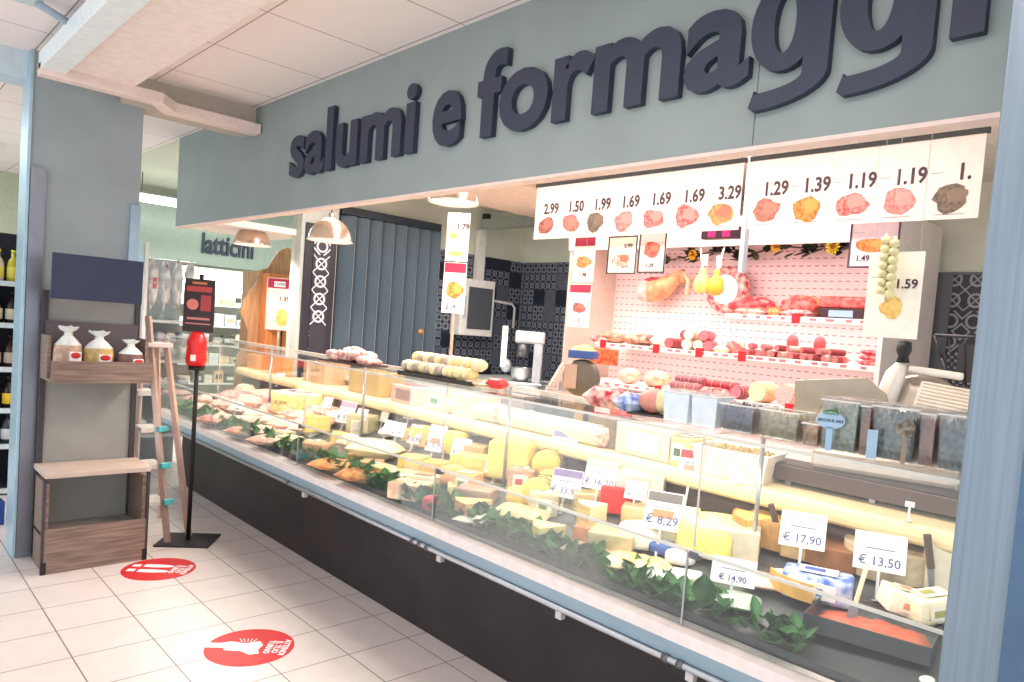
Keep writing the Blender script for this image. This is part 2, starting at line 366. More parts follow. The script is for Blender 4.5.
# ------------------------------------------------------------------ lettering on the fascia
sign = thing('shop_lettering', 'large dark navy letters reading salumi e formaggi on the grey fascia', 'sign', (1.289, 2.6, 2.463))
def g_mesh(x0, x1, xh, st, ext):
    b = B(); cx, rx, ry = (x0+x1-st*.4)/2, (x1-x0-st*.4)/2, xh/2
    n = 28
    def ribbon(outer, inner):
        m = len(outer); vs = []
        for y in (-ext, ext): vs += [(p_[0], y, p_[1]) for p_ in outer]+[(p_[0], y, p_[1]) for p_ in inner]
        fs = []
        for k in range(m-1):
            fs += [(k, k+1, m+k+1, m+k), (2*m+k+1, 2*m+k, 3*m+k, 3*m+k+1), (k+1, k, 2*m+k, 2*m+k+1), (m+k, m+k+1, 3*m+k+1, 3*m+k)]
        fs += [(0, m, 3*m, 2*m), (m-1, 3*m-1, 4*m-1, 2*m-1)]
        b.add(vs, fs)
    a = [2*pi*k/n for k in range(n+1)]
    ribbon([(cx+rx*cos(t), xh/2+ry*1.02*sin(t)) for t in a], [(cx+(rx-st)*cos(t), xh/2+(ry-st*.72)*sin(t)) for t in a])
    b.box(x1-st, x1, -ext*.97, ext*.97, -.02, xh)
    dz = -.02; R1x, R1z = (x1-x0)*.9, .092; c0 = x1-R1x
    a = [pi*-.5*k/14 for k in range(15)]
    ribbon([(c0+R1x*cos(t)-0, dz+R1z*sin(t)) for t in a]+[(x0+.01, dz-R1z+.012)], [(c0+(R1x-st)*cos(t), dz+(R1z-st*.75)*sin(t)) for t in a]+[(x0+.025, dz-R1z+.012+st*.72)])
    me = bpy.data.meshes.new('letter'); me.from_pydata(b.v, [], b.f); me.update(); return me
def letters(word, y_left, y_right, size, parent, x=0, m=M_letter, bold=.027, ext=.014, dz=0):
    shown = word; word = word.replace('g', 'q')
    full = text_mesh(word, size, bold, ext, 1, 'LEFT'); xs = [v.co.x for v in full.vertices]
    x0, x1 = min(xs), max(xs); k = (y_left-y_right)/(x1-x0)
    for i, ch in enumerate(word):
        pre = text_mesh(word[:i+1], size, bold, ext, 1, 'LEFT'); me0 = text_mesh(ch, size, bold, ext, 1, 'LEFT')
        off = max(v.co.x for v in pre.vertices)-max(v.co.x for v in me0.vertices)
        me = me0.copy(); me.name = 'letter'
        if shown[i] == 'g':
            q_ = [v.co.x for v in me0.vertices]; me = g_mesh(min(q_), max(q_), .285, .070, ext)
        me.materials.clear(); me.materials.append(m)
        for v in me.vertices: v.co.x = (v.co.x+off-x0)*k
        me.update()
        o = bpy.data.objects.new('letter', me); COL.objects.link(o); o.parent = parent
        o.location = (x-ext-.001, y_left-parent.location.y, dz); o.rotation_euler = (0, 0, SEE)
SZ = .50
letters('salumi', 4.56, 3.15, SZ, sign); letters('e', 3.0, 2.77, SZ, sign); letters('formaggi', 2.66, .60, SZ, sign)

# ------------------------------------------------------------------ floor stickers
def floor_sticker(px, py, label, kind):
    p = P(px, py, 'z', 0); t = thing('floor_sticker', label, 'sticker', (p.x, p.y, .0008), R(-38))
    r = .20
    B().lathe([(0, .001), (r, .001), (r, 0), (0, 0)], 48).build('disc', M_red, t)
    a = B(); wz = .0016
    if kind == 'shoes':
        for s in (-1, 1):
            a.prism([(-.10, s*.045-.022), (-.02, s*.045-.026), (.05, s*.045-.018), (.075, s*.045), (.05, s*.045+.018), (-.02, s*.045+.026), (-.10, s*.045+.022)], wz, wz+.0006)
            a.prism([(-.165, s*.04-.02), (-.12, s*.04-.02), (-.12, s*.04+.02), (-.165, s*.04+.02)], wz, wz+.0006)
        a.build('footprints', M_papw, t)
    else:
        a.prism([(-.198, -.02), (-.12, -.02), (-.10, -.045), (-.03, -.05), (.02, -.085), (.06, -.07), (.045, -.03), (.055, .02), (.03, .06), (-.03, .03), (-.10, .05), (-.14, .03), (-.198, .03)], wz, wz+.0006)
        for k in range(5): a.prism([(-.05+k*.012, .045), (-.046+k*.012, .045), (-.07+k*.02, .085), (-.074+k*.02, .085)], wz, wz+.0006)
        a.build('hands', M_papw, t)
    for i, s in enumerate(('TURNO', 'IL TUO', 'ATTENDI')):
        text_obj('lettering', s, .040, M_papw, t, (.075+i*.036, 0, .0022), bold=.03, ext=.0003, sx=1.0, rot=(-pi/2, 0, R(-90)))
floor_sticker(159, 569, 'round red floor sticker with white shoe prints beside the bread stand', 'shoes')
floor_sticker(250, 647, 'round red floor sticker with white hand outline, nearest the camera', 'hands')

# ------------------------------------------------------------------ bread stand
M_wood = wood_mat('grey_oak', (112, 92, 82), (150, 128, 114), 'X'); M_frame = mat((62, 56, 60), .5)
st = thing('bread_stand', 'tall wood and dark metal bread stand with blank navy sign against the column', 'stand', (.09, 4.84, 0))
W, D = .52, .34
for x in (0, W-.03): B().box(x, x+.03, D-.03, D, 0, 1.62).build('post', M_frame, st, bev=.002)
B().box(.03, W-.03, D-.012, D-.003, .1, 1.62).build('back_panel', mat((150, 150, 146), .7, var=.06, scale=5), st)
for x in (0, W-.02):
    B().prismY([(x, 0), (x+.02, 0), (x+.02, .52), (x, .52)], .02, D).build('side_panel', M_wood, st)
B().box(-.012, W+.012, 0, .02, 0, .26).build('front_board', M_wood, st, bev=.002)
B().box(-.014, .012, -.004, .02, 0, .07).build('foot_cap', M_black, st); B().box(W-.012, W+.014, -.004, .02, 0, .07).build('foot_cap', M_black, st)
for x in (-.014, W): B().box(x, x+.014, -.002, .03, .07, .55).build('edge_strip', M_frame, st)
B().box(0, W, .02, D, .20, .215).build('shelf', mat((140, 136, 132), .7), st)
B().box(-.01, W+.015, -.01, D-.02, .555, .585).build('shelf', mat((196, 178, 166), .6, var=.05, scale=8), st, bev=.003)
bx = B().box(0, W, .0, .018, 1.10, 1.225); bx.box(0, W, .02, D-.04, 1.10, 1.118)
bx.build('tray_front', M_wood, st, bev=.002)
for x in (0, W-.016): B().prismY([(x, 1.119), (x+.016, 1.119), (x+.016, 1.36), (x, 1.36)], .12, D-.03).build('tray_side', M_wood, st)
B().box(.018, W-.018, D-.05, D-.035, 1.12, 1.44).build('tray_back', mat((104, 94, 98), .7), st)
B().box(-.02, .435, -.02, -.006, 1.575, 1.83).build('sign_board', M_navy, st, bev=.002)
B().box(.02, .04, -.006, D-.01, 1.585, 1.60).box(.40, .42, -.006, D-.01, 1.585, 1.60).build('sign_bracket', M_frame, st)
def bread_bag(px, lab, h, wd, crumb, lean):
    x = P(px, 370, 'y', 4.93).x
    t = thing('bread_bag', lab, 'bread', (x, 4.955, 1.119), R(lean))
    b = B(); prof = []; n = 16; rows = [(0, .8), (.15, 1.0), (.5, 1.0), (.64, .92), (.76, .55), (.84, .24), (.88, .2), (.94, .42), (1.0, .55)]
    vs = []; fs = []
    for j, (tz, s) in enumerate(rows):
        for k in range(n):
            a = 2*pi*k/n; q = 1+.09*noise.noise(Vector((cos(a)*2, sin(a)*2, tz*5+px)))*(1 if s > .7 else 3)
            vs.append((cos(a)*wd/2*s*q*(1.0 if j < 7 else 1.3), sin(a)*.05*s*q, h*tz+(.012*noise.noise(Vector((a*2, px, 1))) if j > 6 else 0)))
    for j in range(len(rows)-1):
        for k in range(n): fs.append((j*n+k, j*n+(k+1) % n, (j+1)*n+(k+1) % n, (j+1)*n+k))
    fs.append(tuple(reversed(range(n)))); m = len(rows)
    low = B(); low.add(vs[:4*n], [f for f in fs if max(f) < 4*n]+[]); low.build('bag_body', mat(crumb, .4, var=.2, scale=30, bump=.2), t, True)
    up_ = B(); up_.add(vs[3*n:], [tuple(i-3*n for i in f) for f in fs if min(f) >= 3*n]); up_.build('bag_top', mat((226, 232, 230), .45, var=.1, scale=25, bump=.3), t, True)
    B().tube([(cos(a)*wd*.125, sin(a)*.014, h*.86) for a in [2*pi*k/12 for k in range(13)]], .005, 6).build('tie', M_white, t, True)
    B().box(-.005, wd*.36, -.056, -.05, h*.12, h*.52).build('label', M_papw, t)
    B().ell((wd*.17, -.058, h*.45), (wd*.17, .003, h*.06)).build('emblem', M_red, t, True)
bread_bag(68, 'tied bag of bread at the left of the stand tray, red and white label', .30, .15, (190, 160, 136), 5)
bread_bag(99, 'tied bag of golden bread in the middle of the stand tray', .28, .16, (196, 168, 106), -4)
bread_bag(131, 'short tied bag of dark bread at the right of the stand tray', .235, .15, (118, 88, 84), 8)

# ------------------------------------------------------------------ ticket dispenser stand
p = P(188, 541, 'z', 0)
t = thing('ticket_dispenser_stand', 'red ticket dispenser on a black pole with black sign and square base', 'dispenser', (p.x, p.y, 0), R(-35))
B().box(-.17, .17, -.15, .15, 0, .012).build('base_plate', mat((34, 30, 36), .5), t, bev=.003)
B().tube([(0, 0, .012), (0, 0, 1.80)], .014, 12).build('pole', M_black, t, True)
B().lathe([(0, 0), (.05, 0), (.052, .03), (0, .03)], 20, (0, -.01, 1.165)).build('collar', M_black, t, True)
sh = B(); prof = [(.0, .0), (.058, .0), (.066, .04), (.06, .12), (.062, .155), (.045, .205), (.024, .225), (0, .225)]
sh.lathe(prof, 20, (0, -.03, 1.197)); sh.build('ticket_housing', mat((224, 34, 34), .3), t, True)
B().box(-.015, .015, -.099, -.09, 1.23, 1.27).build('ticket_slot', M_white, t)
B().box(-.095, .095, -.03, -.015, 1.42, 1.77).build('sign_panel', mat((52, 32, 34), .5), t, bev=.002)
B().box(-.078, .078, -.034, -.0305, 1.685, 1.72).build('sign_band', mat((190, 66, 62), .5), t)
B().box(-.045, .045, -.034, -.0305, 1.735, 1.75).build('sign_band', mat((206, 120, 70), .5), t)
B().lathe([(0, .003), (.036, .003), (.036, 0), (0, 0)], 24).build('sign_picture', mat((224, 124, 116), .5), t, loc=(-.038, -.031, 1.60), rot=(pi/2, 0, 0))
B().box(.012, .075, -.034, -.0305, 1.56, 1.665).build('sign_picture', mat((172, 60, 60), .5), t)
B().box(-.07, .07, -.034, -.0305, 1.50, 1.515).box(-.078, .078, -.034, -.0305, 1.47, 1.478).build('sign_line', mat((206, 130, 120), .5), t)

# ------------------------------------------------------------------ folding step ladder behind
lad = thing('step_ladder', 'folding pinkish metal step ladder with turquoise joints between stand and dispenser', 'ladder', (.86, 5.12, 0), R(0))
M_alu = mat((214, 186, 176), .35, .5)
def rail(p0, p1, nm='rail', w_=.022):
    a = B(); a.tube([p0, p1], w_, 4); return a.build(nm, M_alu, lad)
rail((-.04, -.03, 0), (-.18, .12, 1.50)); rail((.12, .05, 0), (-.06, .14, 1.34))
rail((.10, .62, 0), (-.10, .16, 1.30), 'rear_rail', .014); rail((-.12, .5, 0), (-.2, .14, 1.30), 'rear_rail', .014)
for k, z in enumerate((.28, .52, .76, 1.0)):
    f = z/1.3; a = Vector((-.04-.12*f, -.03+.13*f, z)); c_ = Vector((.12-.18*f, .05+.09*f, z))
    B().box(a.x-.10, a.x+.01, a.y, c_.y+.12, z-.02, z+.012).build('step', mat((222, 216, 208), .4, .3), lad, bev=.003)
    if k < 3: B().box(a.x-.015, a.x+.055, a.y-.035, a.y-.005, z-.014, z+.022, R(20)).build('joint', mat((86, 176, 184), .4), lad, bev=.004)
B().box(-.22, -.04, .06, .2, 1.30, 1.33).build('top_cap', mat((222, 214, 206), .4), lad, bev=.004)

# ================================================================== SERVING COUNTER
YN, YF = .20, 6.9
M_bump = mat((238, 226, 222), .35, var=.02); M_strip = mat((150, 176, 192), .35, .2, var=.03, scale=4)
ctr = thing('serving_counter', 'long refrigerated glass serving counter with dark base and white bumper', 'display counter', (1.29, .2, 0))
def cb(name, b, m, **k):
    b.v = [(x-1.29, y-.2, z) for x, y, z in b.v]; return b.build(name, m, ctr, **k)
def deckz(x): return .69+max(0, x-1.32)*.26
M_base = mat((30, 27, 29), .55, var=.25, scale=3, rgb2=(48, 38, 39))
cb('base', B().box(1.435, 2.25, YN, YF-.1, 0, .60), M_base)
cb('base_skirt', B().prismY([(1.435, .42), (1.435, .60), (1.27, .60), (1.25, .555)], YN, YF-.1), M_base)
cb('body', B().box(1.31, 2.33, YN, YF, .60, .655), M_steeld)
cb('rear_wall', B().box(2.30, 2.35, YN, YF, .655, .98), mat((120, 110, 106), .5, .3))
cb('bumper', B().prismY([(1.215, .618), (1.225, .655), (1.31, .662), (1.31, .618)], YN, YF), M_bump)
cb('bumper_strip', B().prismY([(1.228, .563), (1.216, .6175), (1.31, .6175), (1.31, .563)], YN, YF), M_strip)
cb('lower_rail', B().tube([(1.222, YN, .551), (1.222, YF, .551)], .0115, 12), M_steel, smooth=True)
cb('deck', B().prismY([(1.32, .662), (1.32, deckz(1.32)), (1.95, deckz(1.95)), (1.95, .662)], YN, YF-.05), mat((92, 96, 100), .4, .3, var=.1, scale=8))
cb('riser', B().box(1.951, 1.98, YN, YF-.05, .662, .965), mat((84, 70, 66), .5))
lp = [(1.905, .972), (1.885, .985), (1.88, 1.005), (1.885, 1.03), (1.905, 1.045), (2.35, 1.045), (2.35, .972)]
cb('rear_ledge', B().prismY(lp, YN, YF-.05), M_cream, bev=.004)
cb('rear_top', B().box(2.12, 2.52, YN, YF-.3, 1.09, 1.125), mat((206, 214, 210), .3, .3))
cb('rear_panel', B().box(2.36, 2.40, YN, YF-.3, 0, 1.089), mat((96, 92, 90), .5))
seams = [(.2, 1.34), (1.34, 2.78), (2.78, 4.22), (4.22, 5.66), (5.66, 6.88)]
for a, b in seams:
    cb('front_pane', B().box(1.264, 1.270, a+.004, b-.004, .664, .915), M_glass2)
    cb('pane_lip', B().box(1.262, 1.300, a+.004, b-.004, .9155, .9225), M_glass2)
    cb('pane_edge', B().box(1.2605, 1.2635, a+.004, b-.004, .913, .9245), M_edge)
    cb('upper_pane', B().box(1.302, 1.308, a+.004, b-.004, .924, 1.302), M_glass)
    cb('shelf_glass', B().box(1.300, 1.72, a+.003, b-.003, 1.303, 1.311), M_glass)
    cb('shelf_edge', B().box(1.2955, 1.2995, a+.003, b-.003, 1.302, 1.312), M_edge)
for y in (1.34, 2.78, 4.22, 5.66):
    cb('pane_post', B().box(1.262, 1.268, y-.0035, y+.0035, .664, .92), M_steel)
    cb('pane_post', B().box(1.297, 1.3015, y-.003, y+.003, .924, 1.302), mat((214, 206, 200), .3))
    cb('corner_clamp', B().box(1.258, 1.285, y-.045, y-.008, .895, .92), M_steeld, bev=.003)
    cb('support_post', B().tube([(1.70, y, deckz(1.70)), (1.70, y, 1.302)], .009, 10), M_steel, smooth=True)
cb('shelf_rail', B().box(1.722, 1.75, YN, YF-.3, 1.285, 1.312), mat((214, 206, 196), .3, .3))
for y in (4.1, 2.72, 1.93, 1.32):
    b = B().box(1.24, 1.26, y-.05, y+.03, .50, .53); cb('latch', b, M_black, bev=.003)
    cb('latch_tab', B().box(1.236, 1.262, y-.062, y-.03, .50, .548), mat((214, 206, 206), .4), bev=.002)
for y in (1.36, 1.30, 2.86, 2.80, 2.74, 4.22):
    cb('rail_clip', B().tube([(1.222, y-.012, .551), (1.222, y+.012, .551)], .016, 12), M_steeld, smooth=True)

# ------------------------------------------------------------------ food builders (local: length x, front -y, base z=0)
def D(px, py):                  # where a sight line meets the sloping deck
    d = ray(px, py); a, b = .5, 12
    for _ in range(50):
        m = (a+b)/2; q = CAM+d*m
        if q.z > (deckz(q.x)): a = m
        else: b = m
    q = CAM+d*a; q.x = min(max(q.x, 1.33), 1.88); q.z = deckz(q.x)+.001; return q
def dl(px, py): q = D(px, py); return q
GROUPS = {}
def wedge_cheese(loc, rz, r, ang, h, body, rind, label, name='cheese_wedge', cat='cheese'):
    t = thing(name, label, cat, loc, rz); n = max(4, int(ang/8)); a = R(ang)
    arc = [(r*cos(-a/2+a*k/n), r*sin(-a/2+a*k/n)) for k in range(n+1)]
    B().prism([(0, 0)]+[(x*.97, y*.97) for x, y in arc], 0.003, h).build('paste', mat(body, .5, var=.06, scale=40, bump=.15), t, bev=.003)
    rd = B(); rd.prism([(x*.972, y*.972) for x, y in arc]+arc[::-1], 0, h+.002); rd.build('rind', mat(rind, .6, var=.12, scale=30), t)
    return t
def wheel(loc, rz, r, h, rind, top, label, name='round_cheese', ang=360, cut=(246, 228, 170), tilt=None):
    t = thing(name, label, 'cheese', loc, rz, tilt=tilt); e = min(.02, h*.25)
    if ang >= 360:
        B().lathe([(0, 0), (r-e, 0), (r-e*.3, e*.3), (r, e), (r, h-e), (r-e*.3, h-e*.3), (r-e, h)], 36).build('rind', mat(rind, .6, var=.15, scale=25, bump=.2), t, True)
        B().lathe([(r-e*.9, h-.0005), (r-e*1.4, h+.002), (0, h+.003)], 36).build('face', mat(top, .6, var=.1, scale=25), t, True)
    else:
        a = R(ang); n = int(ang/8); arc = [(r*cos(-a/2+a*k/n), r*sin(-a/2+a*k/n)) for k in range(n+1)]
        B().prism([(0, 0)]+[(x*.96, y*.96) for x, y in arc], .004, h-.004).build('paste', mat(cut, .5, var=.05, scale=40), t, bev=.002)
        q = B(); q.prism([(x*.965, y*.965) for x, y in arc]+arc[::-1], 0, h); q.prism([(0, 0)]+arc, h-.0035, h+.001)
        q.build('rind', mat(rind, .6, var=.15, scale=25, rgb2=None), t, bev=.003)
    return t
def block(loc, rz, L, Wd, h, col, label, wrap=None, lab=None, name='cheese_block', cat='cheese', bev=.006, bump=.15, col2=None, tilt=None, deco=None):
    t = thing(name, label, cat, loc, rz, tilt=tilt)
    B().box(-L/2, L/2, -Wd/2, Wd/2, 0, h).build('body', mat(col, .5, var=.07, scale=30, bump=bump, rgb2=col2), t, bev=bev)
    if wrap: 
        w_ = B(); w_.box(-L/2-.003, L/2+.003, -Wd/2-.003, Wd/2+.003, .0005, h+.003); w_.build('wrapper', M_film, t, bev=.006)
    if lab:
        B().box(-L*.28, L*.28, -Wd/2-.006, -Wd/2-.0045, h*.2, h*.8).box(-L*.28, L*.28, -Wd*.3, Wd*.3, h+.0045, h+.0056).build('label', mat(lab, .5), t)
        if deco: B().box(-L*.2, L*.1, -Wd/2-.0072, -Wd/2-.0062, h*.35, h*.62).box(-L*.2, L*.1, -Wd*.12, Wd*.15, h+.0058, h+.0066).build('label_print', mat(deco, .5), t)
    return t
def packet(loc, rz, L, Wd, h, col, label, col2=None, lab=None, name='wrapped_packet', cat='packet', shiny=.35, seed=1, tilt=None, metal=0):
    t = thing(name, label, cat, loc, rz, tilt=tilt); b = B(); nx, ny = 14, 9
    vs = []; fs = []
    for s_ in (0, 1):
        for j in range(ny+1):
            for i in range(nx+1):
                u, v = i/nx, j/ny; e = (min(1, 5*min(u, 1-u))*min(1, 4*min(v, 1-v)))**.5
                x, y = (u-.5)*L, (v-.5)*Wd
                z = h*(.5+(.5 if s_ else -.5)*e)+(h*.14*noise.noise(Vector((x*40, y*40, seed*5))) if s_ else 0)*e
                vs.append((x, y, z))
    N = (nx+1)*(ny+1)
    for j in range(ny):
        for i in range(nx):
            a = j*(nx+1)+i; fs.append((N+a, N+a+1, N+a+nx+2, N+a+nx+1)); fs.append((a, a+nx+1, a+nx+2, a+1))
    b.add(vs, fs); b.build('wrapper', mat(col, shiny, metal, var=.12, scale=26, bump=.35, rgb2=col2), t, True)
    if lab: B().box(-L*.25, L*.2, -Wd*.25, Wd*.2, h*.98, h*1.08).build('label', mat(lab, .5), t)
    return t
def salami(loc, rz, L, r, skin, cutc, label, name='salami', cat='salami', tilt=None, group=None, string=True, along='x'):
    t = thing(name, label, cat, loc, rz, group=group, tilt=tilt); pts = []; rs = []
    for i in range(11):
        u = i/10; pts.append(((u-.5)*L, 0, r*1.0)); rs.append(r*(1 if 0 < i < 10 else .93)*(1+.04*noise.noise(Vector((u*6, L*30, 2)))))
    B().tube(pts, rs, 16).build('casing', mat(skin, .5, var=.18, scale=45, bump=.3), t, True)
    B().tube([(L/2*.99, 0, r), (L/2+.002, 0, r)], r*.88, 16).build('cut_face', mat(cutc, .45, scale=110, rgb2=tuple(min(255, c_+50) for c_ in cutc)), t)
    if string:
        q = B()
        for k in range(3): 
            x = (-.3+.3*k)*L; q.tube([(x, r*1.03*cos(a), r+r*1.03*sin(a)) for a in [2*pi*j/12 for j in range(13)]], .0014, 5)
        q.build('string', mat((226, 210, 190), .7), t)
    return t
def joint(loc, rz, sx, sy, sz, c1, c2, fat, label, name='cured_ham', cat='ham', tilt=None, seed=1, group=None):
    t = thing(name, label, cat, loc, rz, tilt=tilt, group=group)
    B().ell((0, 0, sz), (sx, sy, sz), .35, seed, 18, 12, 2).build('meat', mat(c1, .45, scale=22, rgb2=c2, bump=.3), t, True)
    B().ell((sx*.25, sy*.12, sz*1.05), (sx*.72, sy*.95, sz*.92), .3, seed+3, 16, 10, 2).build('fat', mat(fat, .5, var=.08, scale=18), t, True)
    return t
def price_tag(loc, rz, price, label, wd=.095, ht=.07, stem=.04, band=None, ink=M_blueink, tilt=-14, size=None, paper=None, pic=None):
    rz -= 17; stem += .022; tilt -= 6
    t = thing('price_tag', label, 'price tag', loc, R(rz), tilt=(R(tilt), 0))
    B().box(-.012, .012, -.012, .012, 0, .004).box(-.004, .004, -.003, .003, .003, stem+.012).build('stand', mat((206, 210, 214), .3, .3), t)
    B().box(-wd/2, wd/2, -.002, .0015, stem, stem+ht).build('card', paper or M_papw, t, bev=.001)
    if band: B().box(-wd/2*.96, wd/2*.96, -.0028, -.0022, stem+ht*.72, stem+ht*.97).build('heading', mat(band, .5), t)
    b = B(); 
    for k, (w1, zz) in enumerate(((.55, .56),)): b.box(-wd*w1/2, wd*w1/2, -.0027, -.0022, stem+ht*zz, stem+ht*(zz+.035))
    b.build('small_print', mat((120, 124, 150), .6), t)
    if price: text_obj('price', '\u20ac '+price, size or ht*.33, ink, t, (0, -.0026, stem+ht*.14), bold=.012, ext=.0003)
    if pic: B().box(-wd*.3, wd*.3, -.0029, -.0022, stem+ht*.3, stem+ht*.52).build('picture', mat(pic, .5), t)
    return t
def tub(loc, rz, L, Wd, h, fill, fill2, label, full=.85, wall=M_tub, lid=None, name='olive_tub', cat='tub', fr=.008, white=False):
    t = thing(name, label, cat, loc, rz); w_ = .003; a = .9
    def ring(k, z): return [(-L/2*k, -Wd/2*k, z), (L/2*k, -Wd/2*k, z), (L/2*k, Wd/2*k, z), (-L/2*k, Wd/2*k, z)]
    o0, o1, i1, i0 = ring(a, 0), ring(1, h), ring(.965, h), ring(a*.965, w_)
    vs = o0+o1+i1+i0; fs = [(3, 2, 1, 0), (12, 13, 14, 15)]
    for s_ in (0, 4, 8):
        for k in range(4): fs.append((s_+k, s_+(k+1) % 4, s_+4+(k+1) % 4, s_+4+k))
    B().add(vs, fs).build('container', wall, t)
    rim = B(); q = ring(1.03, h); 
    for k in range(4): rim.tube([q[k], q[(k+1) % 4]], .003, 6)
    rim.build('rim', M_papw if white else mat((226, 226, 222), .25), t)
    if fill: 
        k = a*.96; B().heap(-L/2*k, L/2*k, -Wd/2*k, Wd/2*k, w_+.001, h*full, 30, 24, seed=L*100, rough=.22, fq=70, base=.7).build('contents', mat(fill, .35, scale=70, rgb2=fill2, bump=.5), t, True)
    if lid: B().box(-L/2*1.04, L/2*1.04, -Wd/2*1.04, Wd/2*1.04, h+.003, h+.010).build('lid', lid, t, bev=.003)
    return t

# ================================================================== PRODUCTS ON THE DECK
F = R(-62)
# ---- far section: fresh sliced pink meat and packs
packet(dl(176, 396), F, .20, .12, .05, (226, 168, 160), 'pale pink meat packet at the far left end of the counter', (240, 196, 186), seed=1)
packet(dl(200, 404), F, .22, .13, .06, (214, 132, 128), 'reddish pink meat packet second from the far end', (236, 178, 168), seed=2)
packet(dl(214, 424), F, .22, .15, .05, (236, 182, 164), 'pale meat cut low behind the front glass near the pole', (226, 156, 142), seed=3)
packet(dl(238, 402), F, .26, .15, .08, (206, 118, 116), 'large pink meat packet left of the big wrapped cheese', (238, 180, 170), seed=4)
packet(dl(232, 436), F, .22, .14, .045, (240, 196, 160), 'peach coloured cut in the far low front row', (232, 172, 150), seed=5)
packet(dl(262, 446), F, .24, .14, .05, (226, 178, 158), 'beige pink packet low front row left of the first seam', (240, 206, 180), seed=6)
packet(dl(252, 424), F, .2, .14, .05, (242, 200, 176), 'pale pack below the big wrapped cheese', (226, 160, 150), seed=7)
t = wheel(dl(302, 412), F, .19, .13, (244, 228, 150), (250, 246, 226), 'big round cheese in white wrapping with printed top, far half of the counter')
for t_, c1, dx in ((t, (150, 130, 190), -.07), (t, (120, 60, 60), .05), (t, (200, 190, 160), .0)):
    B().box(dx-.04, dx+.03, -.10+abs(dx), -.06+abs(dx), .134, .1365).build('print', mat(c1, .5), t_)
text_obj('print', '\u20ac 8,90', .035, mat((120, 90, 70), .6), t, (-.02, -.191, .06), ext=.0004)
price_tag(dl(232, 420), -60, '14,90', 'white price tag in front of the pink meat packets', .12, .06)
price_tag(D(285, 400)+Vector((.02, .1, .12)), -60, '9,90', 'white price tag standing behind the big wrapped cheese', .11, .075, .02)
wedge_cheese(dl(330, 432), R(150), .15, 60, .09, (248, 220, 120), (232, 190, 90), 'bright yellow cheese wedge right of the big wrapped cheese')
price_tag(dl(340, 432), -58, '9,50', 'tall pinkish price tag beside the bright yellow wedge', .12, .13, .03, band=(196, 160, 190))
block(dl(362, 432), F, .14, .12, .10, (250, 232, 150), 'pale yellow cheese block behind the first seam', wrap=True)
packet(dl(375, 458), F, .26, .16, .09, (250, 238, 170), 'large rounded pale yellow cheese at the edge of the glass', (252, 246, 206), seed=9, name='soft_cheese', cat='cheese')
packet(dl(336, 470), F, .24, .16, .05, (232, 150, 90), 'orange brown cheese in dark wrapping in the low row', (240, 190, 120), seed=10)
packet(dl(362, 482), F, .24, .14, .055, (196, 120, 80), 'brown orange tart like cheese above the greens', (236, 180, 110), seed=11)
block(dl(318, 458), F, .12, .1, .08, (232, 170, 130), 'small orange pink block left of the brown tart like cheese')
price_tag(dl(388, 428), -70, None, 'small white tilted card above the tag cluster', .07, .07, .03)
price_tag(dl(392, 448), -60, '7,90', 'white tag in the cluster left of the middle seam', .10, .075)
price_tag(dl(382, 441), -66, None, 'second tag of the cluster, mostly blank and tilted', .09, .05, .05, tilt=-25)
price_tag(dl(410, 452), -58, '6,90', 'pinkish tag right of the tag cluster', .08, .10, .02, paper=mat((240, 214, 220), .5), band=(220, 190, 200))
block(dl(425, 446), F, .12, .12, .10, (246, 210, 110), 'golden cheese block behind the white spherical tag')
price_tag(dl(430, 460), -56, '5,90', 'white tag with a brown picture in front of golden block', .10, .13, .02, pic=(190, 140, 110))
block(dl(413, 470), F, .12, .10, .07, (250, 216, 120), 'yellow block cheese under the pinkish tag')
block(dl(436, 476), F, .11, .10, .07, (244, 180, 84), 'deep orange cheese piece at the mid seam')
wheel(dl(455, 454), F, .07, .11, (248, 214, 96), (250, 226, 130), 'small golden drum cheese with tag on it')
price_tag(dl(456, 466), -56, '7,80', 'blue and white tag in front of the small golden drum cheese', .10, .09, .02)
block(dl(482, 474), F, .28, .12, .08, (246, 200, 84), 'long orange yellow cheese bar right of the mid seam', col2=(250, 226, 130))
price_tag(dl(492, 484), -56, '20,90', 'white tag leaning on the long orange yellow bar', .11, .095, .02)
block(dl(512, 478), F, .19, .17, .17, (250, 228, 120), 'big smooth yellow cheese block behind the netted cheeses', bev=.02)
def netted(loc, rz, r, L, label):
    t = thing('netted_cheese', label, 'cheese', loc, rz); B().tube([(-L/2, 0, r), (-L/2+.01, 0, r), (L/2-.01, 0, r), (L/2, 0, r)], [r*.9, r, r, r*.9], 20).build('body', mat((248, 212, 104), .45, var=.05), t, True)
    q = B()
    for k in range(6):
        for s_ in (1, -1):
            q.tube([((j/8-.5)*L*.8, r*1.02*cos(k*pi/3+s_*j*.35), r+r*1.02*sin(k*pi/3+s_*j*.35)) for j in range(9)], .0018, 5)
    q.build('net', mat((54, 66, 30), .7), t)
    return t
netted(dl(549, 480)+Vector((0, 0, .02)), R(30), .062, .17, 'yellow cheese drum in black net, upper of the two')
netted(dl(540, 504), R(25), .058, .16, 'yellow cheese drum in black net, lower and nearer one')
wheel(dl(520, 505), F, .06, .07, (250, 206, 96), (252, 220, 120), 'small bright yellow cheese in front of the big yellow block')
price_tag(D(583, 470)+Vector((0, 0, .05)), -52, '15,90', 'tag with violet heading above the netted cheeses', .12, .10, .06, band=(140, 124, 170))
price_tag(D(560, 514), -52, '33,90', 'tag with violet heading in front of the netted cheeses', .125, .11, .04, band=(132, 112, 168))
wedge_cheese(D(562, 500)+Vector((.05, 0, 0)), R(120), .13, 55, .10, (248, 214, 110), (226, 170, 60), 'yellow wedge with orange rind between two tags')
price_tag(D(592, 518), -52, '16,20', 'white tag right of the violet headed tag', .125, .11, .085, band=(196, 190, 180))
